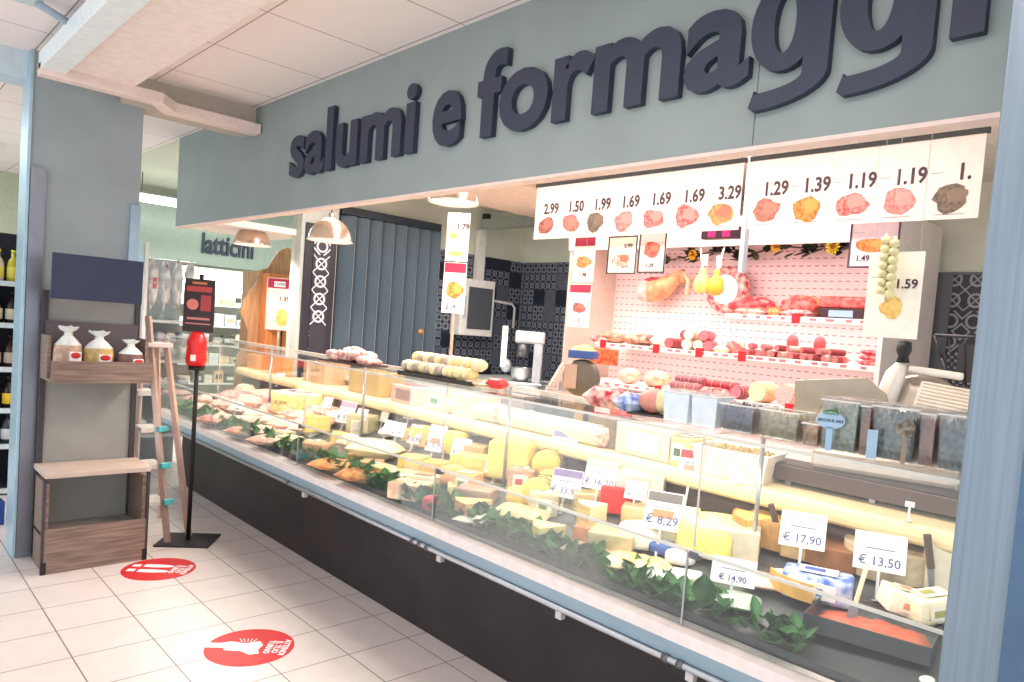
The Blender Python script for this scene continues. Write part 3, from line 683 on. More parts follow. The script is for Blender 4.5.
wheel(dl(600, 500), F, .035, .15, (250, 238, 150), (252, 246, 190), 'slim upright pale yellow pear shaped cheese')
block(dl(617, 512), F, .12, .10, .10, (216, 44, 44), 'bright red wrapped cheese block', name='red_packet', cat='packet')
wedge_cheese(D(606, 528), R(150), .11, 70, .09, (250, 238, 190), (214, 180, 110), 'pale wedge in front of the red wrapped block')
block(dl(640, 508), F, .18, .12, .14, (252, 246, 232), 'tall white cheese block right of the red packet', wrap=True)
price_tag(D(655, 560), -52, '8,29', 'blue white tag with round brown emblem and grey heading', .12, .125, .075, band=(110, 104, 104), pic=(196, 140, 100))
block(dl(670, 540), F, .18, .14, .11, (250, 240, 190), 'pale cheese block behind the tag with brown emblem', col2=(252, 246, 216))
wheel(dl(640, 545), F, .08, .07, (252, 246, 230), (252, 250, 240), 'small white round cheese left of the brown emblem tag')
t = wheel(D(712, 552)+Vector((.03, 0, 0)), F, .14, .10, (248, 232, 130), (250, 240, 170), 'netted pale yellow cheese with white label at the last seam')
B().box(-.03, .06, -.07, .0, .104, .108).build('label', M_papw, t)
price_tag(D(697, 512)+Vector((-.02, 0, .02)), -55, None, 'white card with red heading standing on the pale cheeses', .10, .12, .10, band=(184, 64, 70), pic=(226, 150, 140))
block(D(735, 560), F, .14, .12, .11, (252, 246, 210), 'white cream cheese block just right of the last seam', wrap=True)
# ---- low front row of middle panes
block(dl(410, 498), F, .16, .12, .07, (250, 236, 200), 'white topped pastry like cheese low left of the mid seam', col2=(240, 190, 160))
block(dl(424, 488), F, .14, .10, .06, (246, 226, 190), 'cream block with brown stripe beside the mid seam', lab=(220, 160, 120))
price_tag(D(388, 492), -60, None, 'lilac white card lying in the low row left of mid seam', .13, .07, .01, tilt=-40, pic=(210, 130, 120))
wheel(dl(388, 516), F, .045, .05, (216, 60, 80), (230, 90, 100), 'small round pink red cheese behind the front glass', name='red_waxed_cheese')
block(dl(476, 502), F, .16, .10, .06, (236, 176, 146), 'pinkish cheese block low right of the mid seam', wrap=True)
wedge_cheese(D(492, 512), R(160), .15, 50, .05, (250, 224, 150), (240, 170, 110), 'thin yellow wedge lying in the low row')
packet(dl(520, 522), F, .22, .12, .06, (226, 190, 140), 'beige long pack in the low row', (240, 214, 170), seed=14)
packet(dl(494, 526), F, .3, .13, .035, (240, 234, 220), 'flat whitish pack against the front glass', (226, 226, 214), seed=15)
block(D(584, 548), F, .07, .08, .08, (196, 96, 50), 'orange brown cut block below the white tags', col2=(226, 150, 80), bev=.003)
wedge_cheese(D(565, 542), R(140), .12, 60, .06, (250, 240, 170), (240, 220, 130), 'pale yellow half moon cheese low beside the orange block')
block(D(612, 552), F, .15, .12, .075, (248, 222, 150), 'golden square cheese slice pack low in the middle pane', wrap=True)
packet(dl(590, 556), F, .2, .13, .04, (224, 200, 190), 'greyish pink pack in the low middle row', (206, 170, 160), seed=16)
wheel(D(604, 562), F, .04, .03, (240, 214, 180), (230, 170, 140), 'small round cheese with pink printed top')
packet(dl(636, 572), F, .22, .14, .05, (246, 190, 110), 'orange and white pack at the right of the middle pane', (252, 232, 196), seed=17)
wheel(D(648, 548), F, .045, .035, (240, 240, 244), (120, 140, 190), 'small round box with blue print, leftmost of the trio')
wheel(D(662, 552), F, .05, .035, (60, 90, 160), (70, 96, 170), 'small round dark blue cheese box, middle of the trio')
wheel(D(680, 562), F, .05, .032, (240, 240, 244), (236, 240, 246), 'small round white box with blue ring, right of the trio')
packet(dl(664, 586), F, .14, .1, .045, (206, 214, 224), 'small silver wrapped cheese above the greens', (236, 238, 240), seed=18, metal=.4)
block(D(684, 582), F, .10, .08, .03, (246, 238, 224), 'thin white block beside the seam, low row')
block(Vector((1.35, Yat(660, 1.35, .70), .70)), F, .04, .022, .014, (248, 246, 244), 'tiny white clip lying by the front glass', name='plastic_clip', cat='clip')
# ---- right section
price_tag(D(729, 606), -50, '14,90', 'price tag 14,90 behind the low glass at the right seam', .125, .075, .035)
packet(dl(732, 606), F, .16, .12, .035, (214, 226, 218), 'clear pack with greens under the tag 14,90', (190, 206, 190), seed=19, shiny=.2)
price_tag(D(797, 584), -50, '17,90', 'large price tag 17,90 in front of brown cheeses', .13, .105, .082, band=(214, 190, 214))
price_tag(D(876, 602), -50, '13,50', 'large price tag 13,50 before the half cheese', .135, .105, .06)
block(D(816, 598), R(-70), .19, .11, .075, (70, 110, 200), 'blue and white foil wrapped cheese block', col2=(200, 214, 240), lab=(236, 240, 246), deco=(60, 90, 180), bev=.012)
packet(dl(776, 588), F, .2, .13, .03, (240, 170, 160), 'pink paper wrapped slice left of the blue foil block', (246, 200, 190), seed=20)
wedge_cheese(D(770, 550)+Vector((.05, 0, 0)), R(130), .15, 70, .10, (246, 210, 120), (200, 140, 70), 'golden brown cheese wedge left of the tag 17,90')
wheel(D(790, 536)+Vector((.06, 0, 0)), R(170), .12, .09, (206, 160, 96), (230, 190, 120), 'brown half wheel behind the tag 17,90', 'half_cheese', 180, (246, 220, 150))
wheel(D(838, 562)+Vector((.05, 0, 0)), R(150), .13, .06, (150, 100, 60), (240, 236, 180), 'half cheese with dark brown rind beside the tag 13,50', 'half_cheese', 180, (248, 240, 190))
wedge_cheese(D(822, 590)+Vector((.03, .0, .0)), R(165), .17, 55, .05, (252, 246, 214), (226, 170, 90), 'flat pale wedge behind the blue foil block')
wheel(D(888, 568)+Vector((.08, 0, 0)), R(160), .16, .10, (206, 190, 160), (248, 240, 190), 'large pale wheel with grey rind below the ledge, near the pillar', 'round_cheese', 300, (250, 244, 200))
block(D(902, 612), R(-50), .12, .09, .06, (250, 244, 220), 'white boxed cheese leaning near the pillar, left one', tilt=(0, R(12)), lab=(252, 246, 226), deco=(230, 150, 120))
block(D(930, 618), R(-35), .12, .09, .065, (252, 246, 214), 'white boxed cheese nearest the pillar, cut corner', tilt=(0, R(-8)), lab=(250, 246, 230), deco=(170, 170, 90))
block(D(938, 590)+Vector((.05, 0, 0)), R(-60), .10, .05, .13, (246, 238, 214), 'upright cream packet behind the white boxes near the pillar', name='cream_packet', cat='packet')
def knife(loc, rz, tl, label):
    t = thing('cheese_knife', label, 'knife', loc, rz, tilt=tl)
    B().box(-.012, .012, -.008, .008, .08, .20).build('handle', mat((92, 78, 70), .5), t, bev=.004)
    B().prismY([(-.012, 0), (.004, 0), (.010, .08), (-.012, .08)], -.0012, .0012).build('blade', M_steel, t)
knife(D(784, 552), R(-60), (R(8), R(-20)), 'cheese knife with dark handle stuck left of the tag 17,90')
knife(D(936, 588), R(-60), (R(5), R(-12)), 'cheese knife with grey brown handle near the pillar')
# steel tray with grated food and spatula
p = D(868, 634); t = thing('metal_food_tray', 'rectangular steel tray with orange brown food at the near end', 'tray', (p.x+.01, p.y-.01, p.z), R(-80))
tv = B(); L, Wd, h = .30, .22, .045
for b_ in ((-L/2, L/2, -Wd/2, Wd/2, 0, .003), (-L/2, L/2, -Wd/2, -Wd/2+.003, .003, h), (-L/2, L/2, Wd/2-.003, Wd/2, .003, h), (-L/2, -L/2+.003, -Wd/2+.003, Wd/2-.003, .003, h), (L/2-.003, L/2, -Wd/2+.003, Wd/2-.003, .003, h)): tv.box(*b_)
tv.build('tray_body', mat((84, 88, 94), .3, .6), t); B().heap(-L/2+.006, L/2-.006, -Wd/2+.006, Wd/2-.03, .004, .026, seed=4, fq=40).build('food', mat((170, 110, 84), .5, scale=40, rgb2=(206, 84, 60), bump=.4), t, True)
q = p+Vector((0, .06, .012)); t = thing('serving_spatula', 'slim steel spatula standing in the steel tray', 'spatula', q, R(-60), tilt=(R(-10), R(12)))
B().box(-.012, .012, -.001, .001, 0, .05).build('blade', M_steel, t); B().box(-.006, .006, -.003, .003, .05, .17).build('handle', mat((236, 226, 196), .4), t, bev=.002)
p = P(910, 652, 'z', .70); B().ell((0, 0, .006), (.03, .02, .006)).build('x', M_white).name = 'silver_scrap'
o = bpy.data.objects['silver_scrap']; o.location = (1.42, .62, .714); tag(o, 'crumpled pale scrap on the deck by the pillar', 'scrap')
# ---- greens along the front glass
def greens(y0, y1, n, label, seed):
    r_ = random.Random(seed); b = B()
    for i in range(n):
        y = y0+(y1-y0)*r_.random(); x = 1.295+.10*r_.random()**1.4
        b.leaf((x, y, deckz(x)+.002+.03*r_.random()), .045+.05*r_.random(), .04+.035*r_.random(), r_.uniform(0, 6.28), r_.uniform(.0, 1.0), r_.uniform(.2, .8))
    b.v = [(max(1.275, x_), y_, max(z_, deckz(x_)+.001)) for x_, y_, z_ in b.v]
    tag(b.build('garnish_leaves', M_leaf, smooth=True), label, 'garnish', kind='stuff')
greens(.95, 1.33, 60, 'green plastic leaf garnish in the nearest pane', 1)
greens(1.36, 2.76, 320, 'dark green leaf garnish along the middle front glass', 2)
greens(2.80, 4.20, 260, 'leaf garnish along the front glass left of the mid seam', 3)
greens(4.24, 6.5, 200, 'sparse leaf garnish in the far panes', 4)
for (px, py, L_, lab) in ((441, 498, .10, 'big single leaf right of the mid seam'), (548, 545, .09, 'pointed leaf standing in the middle pane'), (700, 600, .12, 'large heart shaped leaf beside the last seam'), (418, 500, .08, 'upright leaf beside the pink red cheese'), (322, 478, .08, 'dark leaf beside the orange pink block')):
    q = D(px, py); x = 1.30; y = Yat(px, 1.30, .75)
    tag(B().leaf((0, 0, 0), L_, L_*.75, R(200), R(75), .3).build('garnish_leaf', M_leaf, smooth=True, loc=(x+.02, y, .72)), 'green '+lab, 'garnish')

DECK = [o for o in COL.objects if o.parent is None and o.get('category') and 1.3 < o.location.x < 1.95 and o.location.z < .93 and o.location.z > .66 and o.get('kind') != 'stuff']
for o in DECK:
    if o['category'] not in ('garnish', 'scrap', 'clip', 'knife'):
        k_ = 1.22 if o['category'] == 'price tag' else 1.2
        if o.type == 'EMPTY': o.scale = (k_, k_, k_)
# ---- fillers: the many further cheeses and packs that crowd the deck
r_ = random.Random(77); occ = [(o.location.x, o.location.y) for o in DECK if o['category'] not in ('garnish', 'price tag', 'clip', 'knife')]
occ += [(o.location.x-q_, o.location.y-q_*1.2) for o in DECK if o['category'] == 'price tag' for q_ in (.03, .09)]
SEC = [(.62, 1.30, 'nearest pane'), (1.38, 2.74, 'netted cheese pane'), (2.82, 4.18, 'tag cluster pane'), (4.26, 5.62, 'wrapped cheese pane'), (5.70, 6.55, 'farthest pane')]
ROWS = [(1.84, 'back row'), (1.70, 'third row'), (1.56, 'second row'), (1.43, 'front row')]
PALY = [((250, 236, 190), 'cream'), ((250, 220, 120), 'yellow'), ((252, 246, 228), 'white'), ((246, 200, 96), 'golden'), ((240, 176, 110), 'orange'), ((250, 240, 160), 'pale yellow')]
PALP = [((236, 176, 168), 'pink'), ((244, 206, 190), 'pale pink'), ((216, 130, 126), 'rosy'), ((246, 214, 180), 'peach')]
for y0, y1, sec in SEC:
    for rx, row in ROWS:
        if sec == 'nearest pane' and rx < 1.75: continue
        y = y1-.08; nn_ = 0
        while y > y0+.05:
            x = rx+r_.uniform(-.02, .02)
            if all((x-a)**2+((y-b_)*1.0)**2 > .105**2 for a, b_ in occ):
                nn_ += 1; occ.append((x, y)); pink = y > 4.9 or (y > 4.4 and r_.random() < .4)
                c1, cn = (PALP if pink else PALY)[int(r_.random()*(4 if pink else 6))]
                kd = r_.choice(('wedge', 'block', 'round', 'pack', 'block')); lc = Vector((x, y, deckz(x)+.001)); rz = F+r_.uniform(-.5, .5)
                nth = ('first', 'second', 'third', 'fourth', 'fifth', 'sixth', 'seventh', 'eighth', 'ninth', 'tenth', 'eleventh', 'twelfth')[min(nn_-1, 11)]
                tail = ', %s from left in %s of the %s' % (nth, row, sec)
                h_ = r_.uniform(.07, .12) if rx > 1.5 else r_.uniform(.04, .07)
                if pink: packet(lc, rz, .19, .13, h_*.8, c1, cn+' meat pack'+tail, PALP[1][0], seed=100+nn_, name='meat_packet')
                elif kd == 'wedge': wedge_cheese(lc, rz+1.5, .13, 65, h_, c1, (226, 170, 90), cn+' cheese wedge'+tail)
                elif kd == 'block': block(lc, rz, .13, .11, h_, c1, cn+' cheese block'+tail, wrap=r_.random() < .6, lab=(250, 248, 240) if r_.random() < .5 else None, deco=r_.choice(((190, 60, 60), (80, 110, 160), (110, 140, 80))))
                elif kd == 'round': wheel(lc, rz, .065, h_*.8, c1, tuple(min(255, q_+8) for q_ in c1), cn+' round cheese'+tail)
                else: packet(lc, rz, .16, .12, h_*.8, c1, cn+' wrapped cheese'+tail, (250, 246, 236), seed=100+nn_, lab=(250, 250, 246) if r_.random() < .5 else None, name='wrapped_cheese', cat='cheese')
            y -= .15
for k_, (px_, py_, rz_, pr_) in enumerate(((352, 438, -62, '8,50'), (404, 436, -60, '9,20'), (445, 440, -58, '6,40'), (515, 470, -56, '12,50'), (626, 528, -52, '7,30'), (318, 424, -62, '5,80'), (470, 452, -58, '9,90'), (540, 468, -55, '14,20'))):
    price_tag(D(px_, py_)+Vector((.03, 0, .05)), rz_, pr_, ('small white tag standing among the cheeses, '+('just right of the tall pinkish tag', 'above the tag cluster', 'left of the small golden drum', 'on the big smooth yellow block', 'left of the tag with brown emblem', 'right beside the big wrapped cheese', 'behind the long orange bar', 'behind the upper netted cheese')[k_]), .10, .08, .05)

# ================================================================== ON THE REAR LEDGE
def LG(px, py, z=1.046, lo=1.93, hi=2.24):
    q = P(px, py, 'z', z); x = min(max(q.x, lo), hi); return Vector((x, Yat(px, x, z), z))
def big(px, L, h, col, label, **k): return block(LG(px, 400), R(-90), L, .22, h, col, label, **k)
block(Vector((2.06, Yat(262, 2.06, 1.05), 1.046)), R(-90), .22, .2, .13, (232, 150, 84), 'orange cheese block at the far end of the ledge')
block(Vector((2.06, Yat(290, 2.06, 1.05), 1.046)), R(-90), .34, .22, .15, (240, 150, 70), 'deep orange cheese slab on the ledge behind the wrapped cheese', col2=(246, 170, 110))
block(Vector((2.06, Yat(326, 2.06, 1.05), 1.046)), R(-90), .36, .22, .17, (246, 196, 126), 'peach coloured cheese half leaning on the ledge', wrap=True)
block(Vector((2.06, Yat(376, 2.06, 1.05), 1.046)), R(-90), .42, .22, .17, (250, 210, 96), 'large bright yellow cheese block on the ledge', wrap=True, bev=.015)
block(Vector((2.04, Yat(415, 2.04, 1.05), 1.046)), R(-90), .30, .2, .12, (236, 186, 176), 'pink wrapped pack with brown label on the ledge', lab=(150, 110, 106), name='ham_pack', cat='packet')
block(Vector((2.04, Yat(448, 2.04, 1.05), 1.046)), R(-90), .26, .2, .13, (240, 206, 180), 'cream pack with green print on the ledge', lab=(244, 224, 206), deco=(96, 150, 90), name='printed_pack', cat='packet')
block(Vector((2.04, Yat(476, 2.04, 1.05), 1.046)), R(-90), .22, .2, .14, (244, 214, 190), 'pale pink pack at the right of the green printed one', lab=(240, 200, 180), name='printed_pack', cat='packet')
def roll(y0, y1, label, cut=True):
    t = thing('cheese_roll', label, 'cheese', (1.99, (y0+y1)/2, 1.046), R(-90)); L = y1-y0; r = .055
    B().tube([(-L/2, 0, r), (-L/2+.015, 0, r), (L/2-.015, 0, r), (L/2, 0, r)], [r*.8, r, r, r*.85], 18).build('roll', mat((250, 236, 190), .45, var=.04), t, True)
    B().ell((L/2-.01, -.0, r), (.05, r*1.05, r*1.05), .3, 4).build('end_wrap', mat((196, 140, 120), .4, scale=40, rgb2=(236, 220, 210)), t, True)
roll(Yat(500, 1.99, 1.1), Yat(440, 1.99, 1.1), 'long pale cheese roll on the ledge left of the seam')
roll(Yat(604, 1.99, 1.1), Yat(503, 1.99, 1.1), 'long pale cheese roll on the ledge with crumpled brown end wrap')
block(Vector((2.21, Yat(515, 2.21, 1.1), 1.046)), R(-90), .26, .1, .16, (150, 136, 126), 'grey brown box behind the cheese rolls', name='storage_box', cat='box')
block(Vector((2.21, Yat(562, 2.21, 1.1), 1.046)), R(-90), .40, .1, .17, (78, 74, 74), 'dark grey plastic box behind the cheese rolls', name='storage_box', cat='box')
block(Vector((2.08, Yat(612, 2.08, 1.1), 1.046)), R(-90), .19, .18, .15, (124, 112, 100), 'taupe wooden looking cheese box on the ledge', name='cheese_box', cat='box', col2=(140, 124, 108))
block(Vector((2.06, Yat(657, 2.06, 1.1), 1.046)), R(-90), .34, .22, .15, (252, 242, 214), 'large white cheese block with small printed label on the ledge', wrap=True, lab=(252, 248, 236), bev=.012)
block(Vector((2.04, Yat(690, 2.04, 1.1), 1.046)), R(-90), .12, .18, .13, (240, 226, 150), 'small yellowish pack beside the large white block', lab=(250, 250, 246), deco=(90, 110, 90), name='printed_pack', cat='packet')
t = tub(Vector((2.03, Yat(738, 2.03, 1.1), 1.046)), R(-82), .34, .22, .12, (196, 170, 96), (110, 90, 50), 'white rectangular tub of mixed antipasti on the ledge', .98, wall=mat((246, 236, 222), .35), name='antipasti_tub', white=True)
t = thing('drain_rail', 'dark steel trough on legs along the ledge at the near end', 'rail', (2.15, 1.02, 1.046), R(-90))
B().box(-.50, .42, -.10, .09, .02, .085).build('trough', mat((96, 80, 72), .35, .5), t, bev=.003)
B().box(-.48, .40, -.085, .075, .0855, .088).build('trough_lip', mat((60, 52, 50), .5), t)
for x in (-.4, -.05, .3): B().box(x-.012, x+.012, -.06, .06, 0, .02).build('leg', M_steel, t)
price_tag(LG(908, 525, lo=1.9, hi=1.95), -55, None, 'small white clip stand at the near end of the ledge', .03, .02, .03)
t = thing('leaning_packet', 'white card leaning between the tub and the pale cheeses', 'card', LG(744, 505, lo=1.9, hi=1.92), R(-40), tilt=(R(-35), 0))
B().box(-.06, .06, -.001, .001, 0, .09).build('card', mat((240, 240, 220), .5), t)

# ================================================================== ON THE GLASS SHELF
SZ_ = 1.3125
def SH(px, x=1.5):
    if x > 1.59: x = x-.28
    return Vector((x, Yat(px, x, SZ_), SZ_))
def slice_pile(loc, rz, L, Wd, n, c1, c2, label, name, cat, group=None):
    t = thing(name, label, cat, loc, rz); r_ = random.Random(int(L*1000)); k_ = 0
    B().box(-L/2, L/2, -Wd/2, Wd/2, 0, .012).build('tray', mat((66, 48, 46), .5), t, bev=.003)
    for i in range(n):
        x = (r_.random()-.5)*L*.8; y = (r_.random()-.5)*Wd*.6; z = .02+.085*(1-abs(x)/(L/2))*r_.random()
        B().ell((x, y, z), (.05+.02*r_.random(), .04, .024), .4, i, 12, 7, 3).build('slice', mat(c1, .4, scale=40, rgb2=c2), t, True)
    return t
slice_pile(SH(352), R(-88), .52, .18, 26, (206, 130, 124), (240, 206, 196), 'heap of pink bagged cured meat on the glass shelf, far end', 'cured_meat_pile', 'meat')
t = thing('salami_tray', 'dark tray of whitish dry salami on the glass shelf', 'tray', SH(446), R(-88))
B().box(-.30, .30, -.1, .1, 0, .014).build('tray', mat((52, 46, 44), .5), t, bev=.003)
COLS = [((176, 160, 146), (206, 196, 180)), ((222, 200, 140), (240, 226, 170)), ((150, 136, 130), (190, 176, 164)), ((232, 212, 160), (244, 232, 190))]
t.scale = (1, 1, 1.55)
r_ = random.Random(3)
for i in range(22):
    row = i//11; k = i % 11; x = -.26+.05*k+(.02 if row else 0); c1, c2 = COLS[(i*7) % 4]
    if k > 6: c1, c2 = COLS[1+2*(i % 2)]
    B().ell((x, -.055+.05*row+.01*r_.random(), .034+.03*row), (.025, .055, .021), .15, i, 12, 8).build('salami_piece', mat(c1, .55, scale=50, rgb2=c2), t, True)
packet(SH(478), R(-80), .24, .15, .03, (236, 226, 196), 'flat wrapped pack right of the salami tray', (180, 160, 140), seed=31)
packet(SH(497), R(-80), .10, .07, .05, (214, 60, 66), 'small red packet at the right of the shelf tray', seed=32)
# packs on the shelf before the cold cabinet
t = packet(SH(606, 1.80), R(-80), .16, .14, .085, (176, 30, 54), 'dark red and white wrapped packs on the shelf beside the scale', (232, 190, 180), seed=33, shiny=.25)
packet(SH(632, 1.80), R(-80), .12, .12, .075, (40, 70, 170), 'blue and silver wrapped pack on the shelf', (190, 210, 236), seed=34, shiny=.2)
t = thing('cooked_ham', 'cut pink cooked ham on a dark board on the shelf', 'ham', SH(656, 1.80), R(-75))
B().box(-.1, .07, -.06, .06, 0, .008).build('board', M_dark, t)
B().ell((-.01, 0, .058), (.065, .055, .05), .08, 3, 16, 10).build('meat', mat((222, 150, 136), .45, var=.06), t, True)
B().ell((.03, -.005, .06), (.045, .05, .046), .05, 4, 16, 10).build('rind_side', mat((240, 214, 170), .45, var=.06), t, True)
def TS(pa, pb, dp, h, f1, f2, label, x=1.5, **k):
    ya, yb = Yat(pa, x-dp/2, SZ_+h*.5), Yat(pb, x-dp/2, SZ_+h*.5); L = ya-yb
    return tub(Vector((x, (ya+yb)/2, SZ_)), SEE, L/1.06, dp, h, f1, f2, label, **k)
TS(662, 689, .11, .11, (226, 240, 250), (240, 248, 255), 'tall milky white tub, left of the pair', full=.9, name='milky_tub', lid=M_tub, wall=mat((226, 238, 248), .35))
TS(690, 717, .11, .11, (222, 238, 250), (246, 248, 240), 'tall milky white tub, right of the pair', full=.9, name='milky_tub', lid=M_tub, wall=mat((226, 238, 248), .35))
TS(718, 754, .12, .095, (60, 62, 82), (96, 96, 118), 'clear tub of dark olives', full=.95)
TS(758, 799, .12, .095, (140, 132, 96), (176, 168, 130), 'clear tub of pale green olives', full=.95)
TS(801, 818, .12, .07, (150, 104, 66), (190, 150, 110), 'small tub of brown pickles beside the pale olives', full=.9)
TS(819, 858, .15, .155, (120, 134, 120), (160, 176, 160), 'deep clear tub of grey green olives with round blue sign', full=.86, lid=M_tub)
TS(859, 869, .15, .15, (130, 78, 52), (160, 100, 70), 'narrow brown filled tub between two olive tubs', full=.88, lid=M_tub)
TS(870, 917, .15, .155, (66, 82, 84), (120, 136, 130), 'deep clear tub of dark green olives before the slicer', full=.88, lid=M_tub)
TS(918, 934, .15, .15, (128, 76, 56), (160, 96, 70), 'tub of red brown pickles left of the last olive tub', full=.88, lid=M_tub)
TS(936, 975, .15, .155, (60, 76, 84), (110, 130, 136), 'deep clear tub of dark olives nearest the pillar', full=.88, lid=M_tub)
q = Vector((1.40, Yat(829, 1.40, 1.36), SZ_)); t = thing('oval_price_sign', 'pale blue oval sign reading spicchi al sale on a blue stem', 'sign', q, R(-62))
B().lathe([(0, .002), (.042, .002), (.042, -.002), (0, -.002)], 28).build('sign_plate', mat((176, 206, 232), .4), t, loc=(0, 0, .095), rot=(pi/2, 0, 0)).scale = (1, .62, 1)
B().box(-.009, .009, -.002, .002, 0, .075).build('stem', mat((166, 204, 232), .4), t)
text_obj('lettering', 'SPICCHI AL SALE', .0125, M_navy, t, (0, -.0028, .090), bold=.03, ext=.0002, sx=.8)
lf = B(); 
for k in range(5): lf.leaf((-.02+.01*k, -.004, .112), .02, .012, R(90-40+20*k), R(40))
lf.build('leaves', M_leaf, t)
q = Vector((1.40, Yat(872, 1.40, 1.36), SZ_)); t = thing('blue_card', 'narrow upright pale blue card before the olive tubs', 'card', q, R(-62))
B().box(-.014, .014, -.002, .002, 0, .085).build('card', mat((180, 210, 236), .4), t)
q = Vector((1.40, Yat(904, 1.40, 1.36), SZ_)); t = thing('round_food_sign', 'small round grey sign on a stem before the dark green olives', 'sign', q, R(-60))
B().lathe([(0, .002), (.026, .002), (.026, -.002), (0, -.002)], 24).build('sign_plate', mat((170, 158, 140), .5, scale=60, rgb2=(96, 90, 80)), t, loc=(0, 0, .10), rot=(pi/2, 0, 0))
B().box(-.006, .006, -.002, .002, 0, .078).build('stem', mat((170, 150, 130), .5), t)

# ------------------------------------------------------------------ scale on post
t = thing('weighing_scale', 'grey round scale display on a brown post with blue tray on top', 'scale', (2.06, Yat(582, 2.06, 1.4), 1.046), R(-62))
B().box(-.022, .022, -.015, .015, 0, .30).build('post', mat((176, 140, 96), .5), t)
B().box(-.07, .07, -.05, .05, 0, .012).build('foot', M_steeld, t, bev=.003)
b = B(); b.lathe([(0, .045), (.088, .04), (.098, .03), (.098, -.03), (.088, -.04), (0, -.045)], 32); b.build('display_drum', mat((116, 104, 92), .4, .3), t, True, loc=(0, .0, .33), rot=(pi/2, 0, 0))
B().box(-.085, -.015, -.052, -.043, .27, .40).build('display_plate', mat((196, 160, 140), .35), t, bev=.004)
B().box(-.07, .07, -.06, .06, .432, .475).build('tray', mat((60, 84, 150), .5), t, bev=.006)
B().heap(-.06, .06, -.05, .05, .476, .03, seed=8, fq=50).build('tray_contents', mat((190, 196, 90), .5, scale=60, rgb2=(240, 226, 150)), t, True)

# ================================================================== POSTERS AND BANNERS
def blob(parent, name, cx, cz, rx, rz_, m, y=-.0012, n=14, seed=0, amp=.2):
    poly = []
    for k in range(n):
        a = 2*pi*k/n; q = 1+amp*noise.noise(Vector((cos(a)*1.5, sin(a)*1.5, seed)))*2; poly.append((cx+cos(a)*rx*q, cz+sin(a)*rz_*q))
    B().prismY(poly, y-.0004, y).build(name, m, parent)
def picture(parent, x, z, w_, h_, kind, seed):
    pal = {'dark': ((110, 52, 48), (176, 100, 88)), 'pink': ((206, 96, 96), (226, 146, 140)), 'red': ((190, 50, 50), (230, 120, 100)), 'brown': ((150, 84, 76), (190, 120, 104)),
           'pear': ((206, 160, 84), (190, 110, 84)), 'grey': ((84, 70, 62), (130, 106, 88)), 'ham': ((190, 66, 66), (222, 140, 132)), 'orange': ((190, 84, 36), (226, 150, 70)),
           'plate': ((236, 220, 200), (224, 110, 90)), 'bread': ((170, 90, 50), (222, 150, 90)), 'cheese': ((226, 170, 70), (240, 206, 120))}[kind]
    blob(parent, 'picture', x, z, w_/2, h_/2, mat(pal[0], .5, scale=60, rgb2=pal[1]), -.0012, seed=seed)
    blob(parent, 'picture', x+w_*.15, z+h_*.12, w_*.28, h_*.28, mat(pal[1], .5), -.0017, seed=seed+5, amp=.15)
def poster(loc, rz, w_, h_, label, price, kind, band=None, bandtxt=None, paper=M_paper, frame=None, psize=.13, ppos=(.18, .62), pic=(0, .33, .5, .26), ink=M_ink, tilt=0):
    t = thing('price_poster', label, 'poster', loc, rz, tilt=(R(tilt), 0))
    B().box(-w_/2, w_/2, 0, .002, 0, h_).build('sheet', paper, t)
    if frame: 
        f = B(); e = .008
        for b_ in ((-w_/2, w_/2, 0, e), (-w_/2, w_/2, h_-e, h_), (-w_/2, -w_/2+e, e, h_-e), (w_/2-e, w_/2, e, h_-e)): f.box(b_[0], b_[1], -.004, -.0005, b_[2], b_[3])
        f.build('frame', frame, t)
    if band: B().box(-w_*.47, w_*.47, -.0012, -.0004, h_*.80, h_*.985).build('heading_band', mat(band, .5), t)
    if bandtxt:
        B().box(-w_*.22, w_*.22, -.0018, -.0013, h_*.83, h_*.93).build('heading_plate', M_papw, t); text_obj('heading', bandtxt, h_*.08, M_ink, t, (0, -.0021, h_*.855), bold=.02)
    picture(t, pic[0]*w_, pic[1]*h_, pic[2]*w_, pic[3]*h_, kind, w_*100+h_*10+ord(kind[0]))
    if price: text_obj('price', price, h_*psize*1.25, ink, t, (ppos[0]*w_, -.0015, ppos[1]*h_), bold=.02, ext=.0004)
    b = B()
    for k in range(1): b.box(-w_*.42, -w_*(.20-.03*k), -.0008, -.0003, h_*(.70-.03*k), h_*(.707-.03*k))
    b.build('small_print', mat((170, 150, 156), .6), t)
    return t
def banner(ya, yb, items, label):
    n = len(items); x = 2.45; zb, zt = 2.195, 2.53; t = thing('price_banner', label, 'banner', (x, ya, 0), SEE); w_ = (ya-yb)/n
    B().box(-.01, ya-yb+.01, -.006, .012, zt, zt+.022).build('top_rail', M_black, t)
    for k in (.1, .5, .9): B().box((ya-yb)*k-.002, (ya-yb)*k+.002, 0, .004, zt+.022, 2.62).build('hanger', M_steel, t)
    for i, (pr, kind) in enumerate(items):
        cx = w_*(i+.5)
        B().box(w_*i+.0008, w_*(i+1)-.0008, 0, .002, zb, zt).build('card', M_paper, t)
        text_obj('price', pr, .092, M_ink, t, (cx+w_*.18, -.0012, zb+.16), bold=.03, sx=.85)
        picture(t, cx-w_*.02, zb+.085, w_*.68, .11, kind, i+ya)
        b = B(); b.box(cx-w_*.44, cx-w_*.22, -.0007, -.0003, zb+.19, zb+.194).build('small_print', mat((170, 150, 156), .6), t); B().box(cx-w_*.3, cx+w_*.25, -.0007, -.0003, zb+.018, zb+.022).build('small_print', mat((170, 150, 156), .6), t)
    return t
yA = Yat(537, 2.45, 2.5); yB = Yat(744, 2.45, 2.5); yC = Yat(752, 2.45, 2.5); yD = Yat(985, 2.45, 2.45)
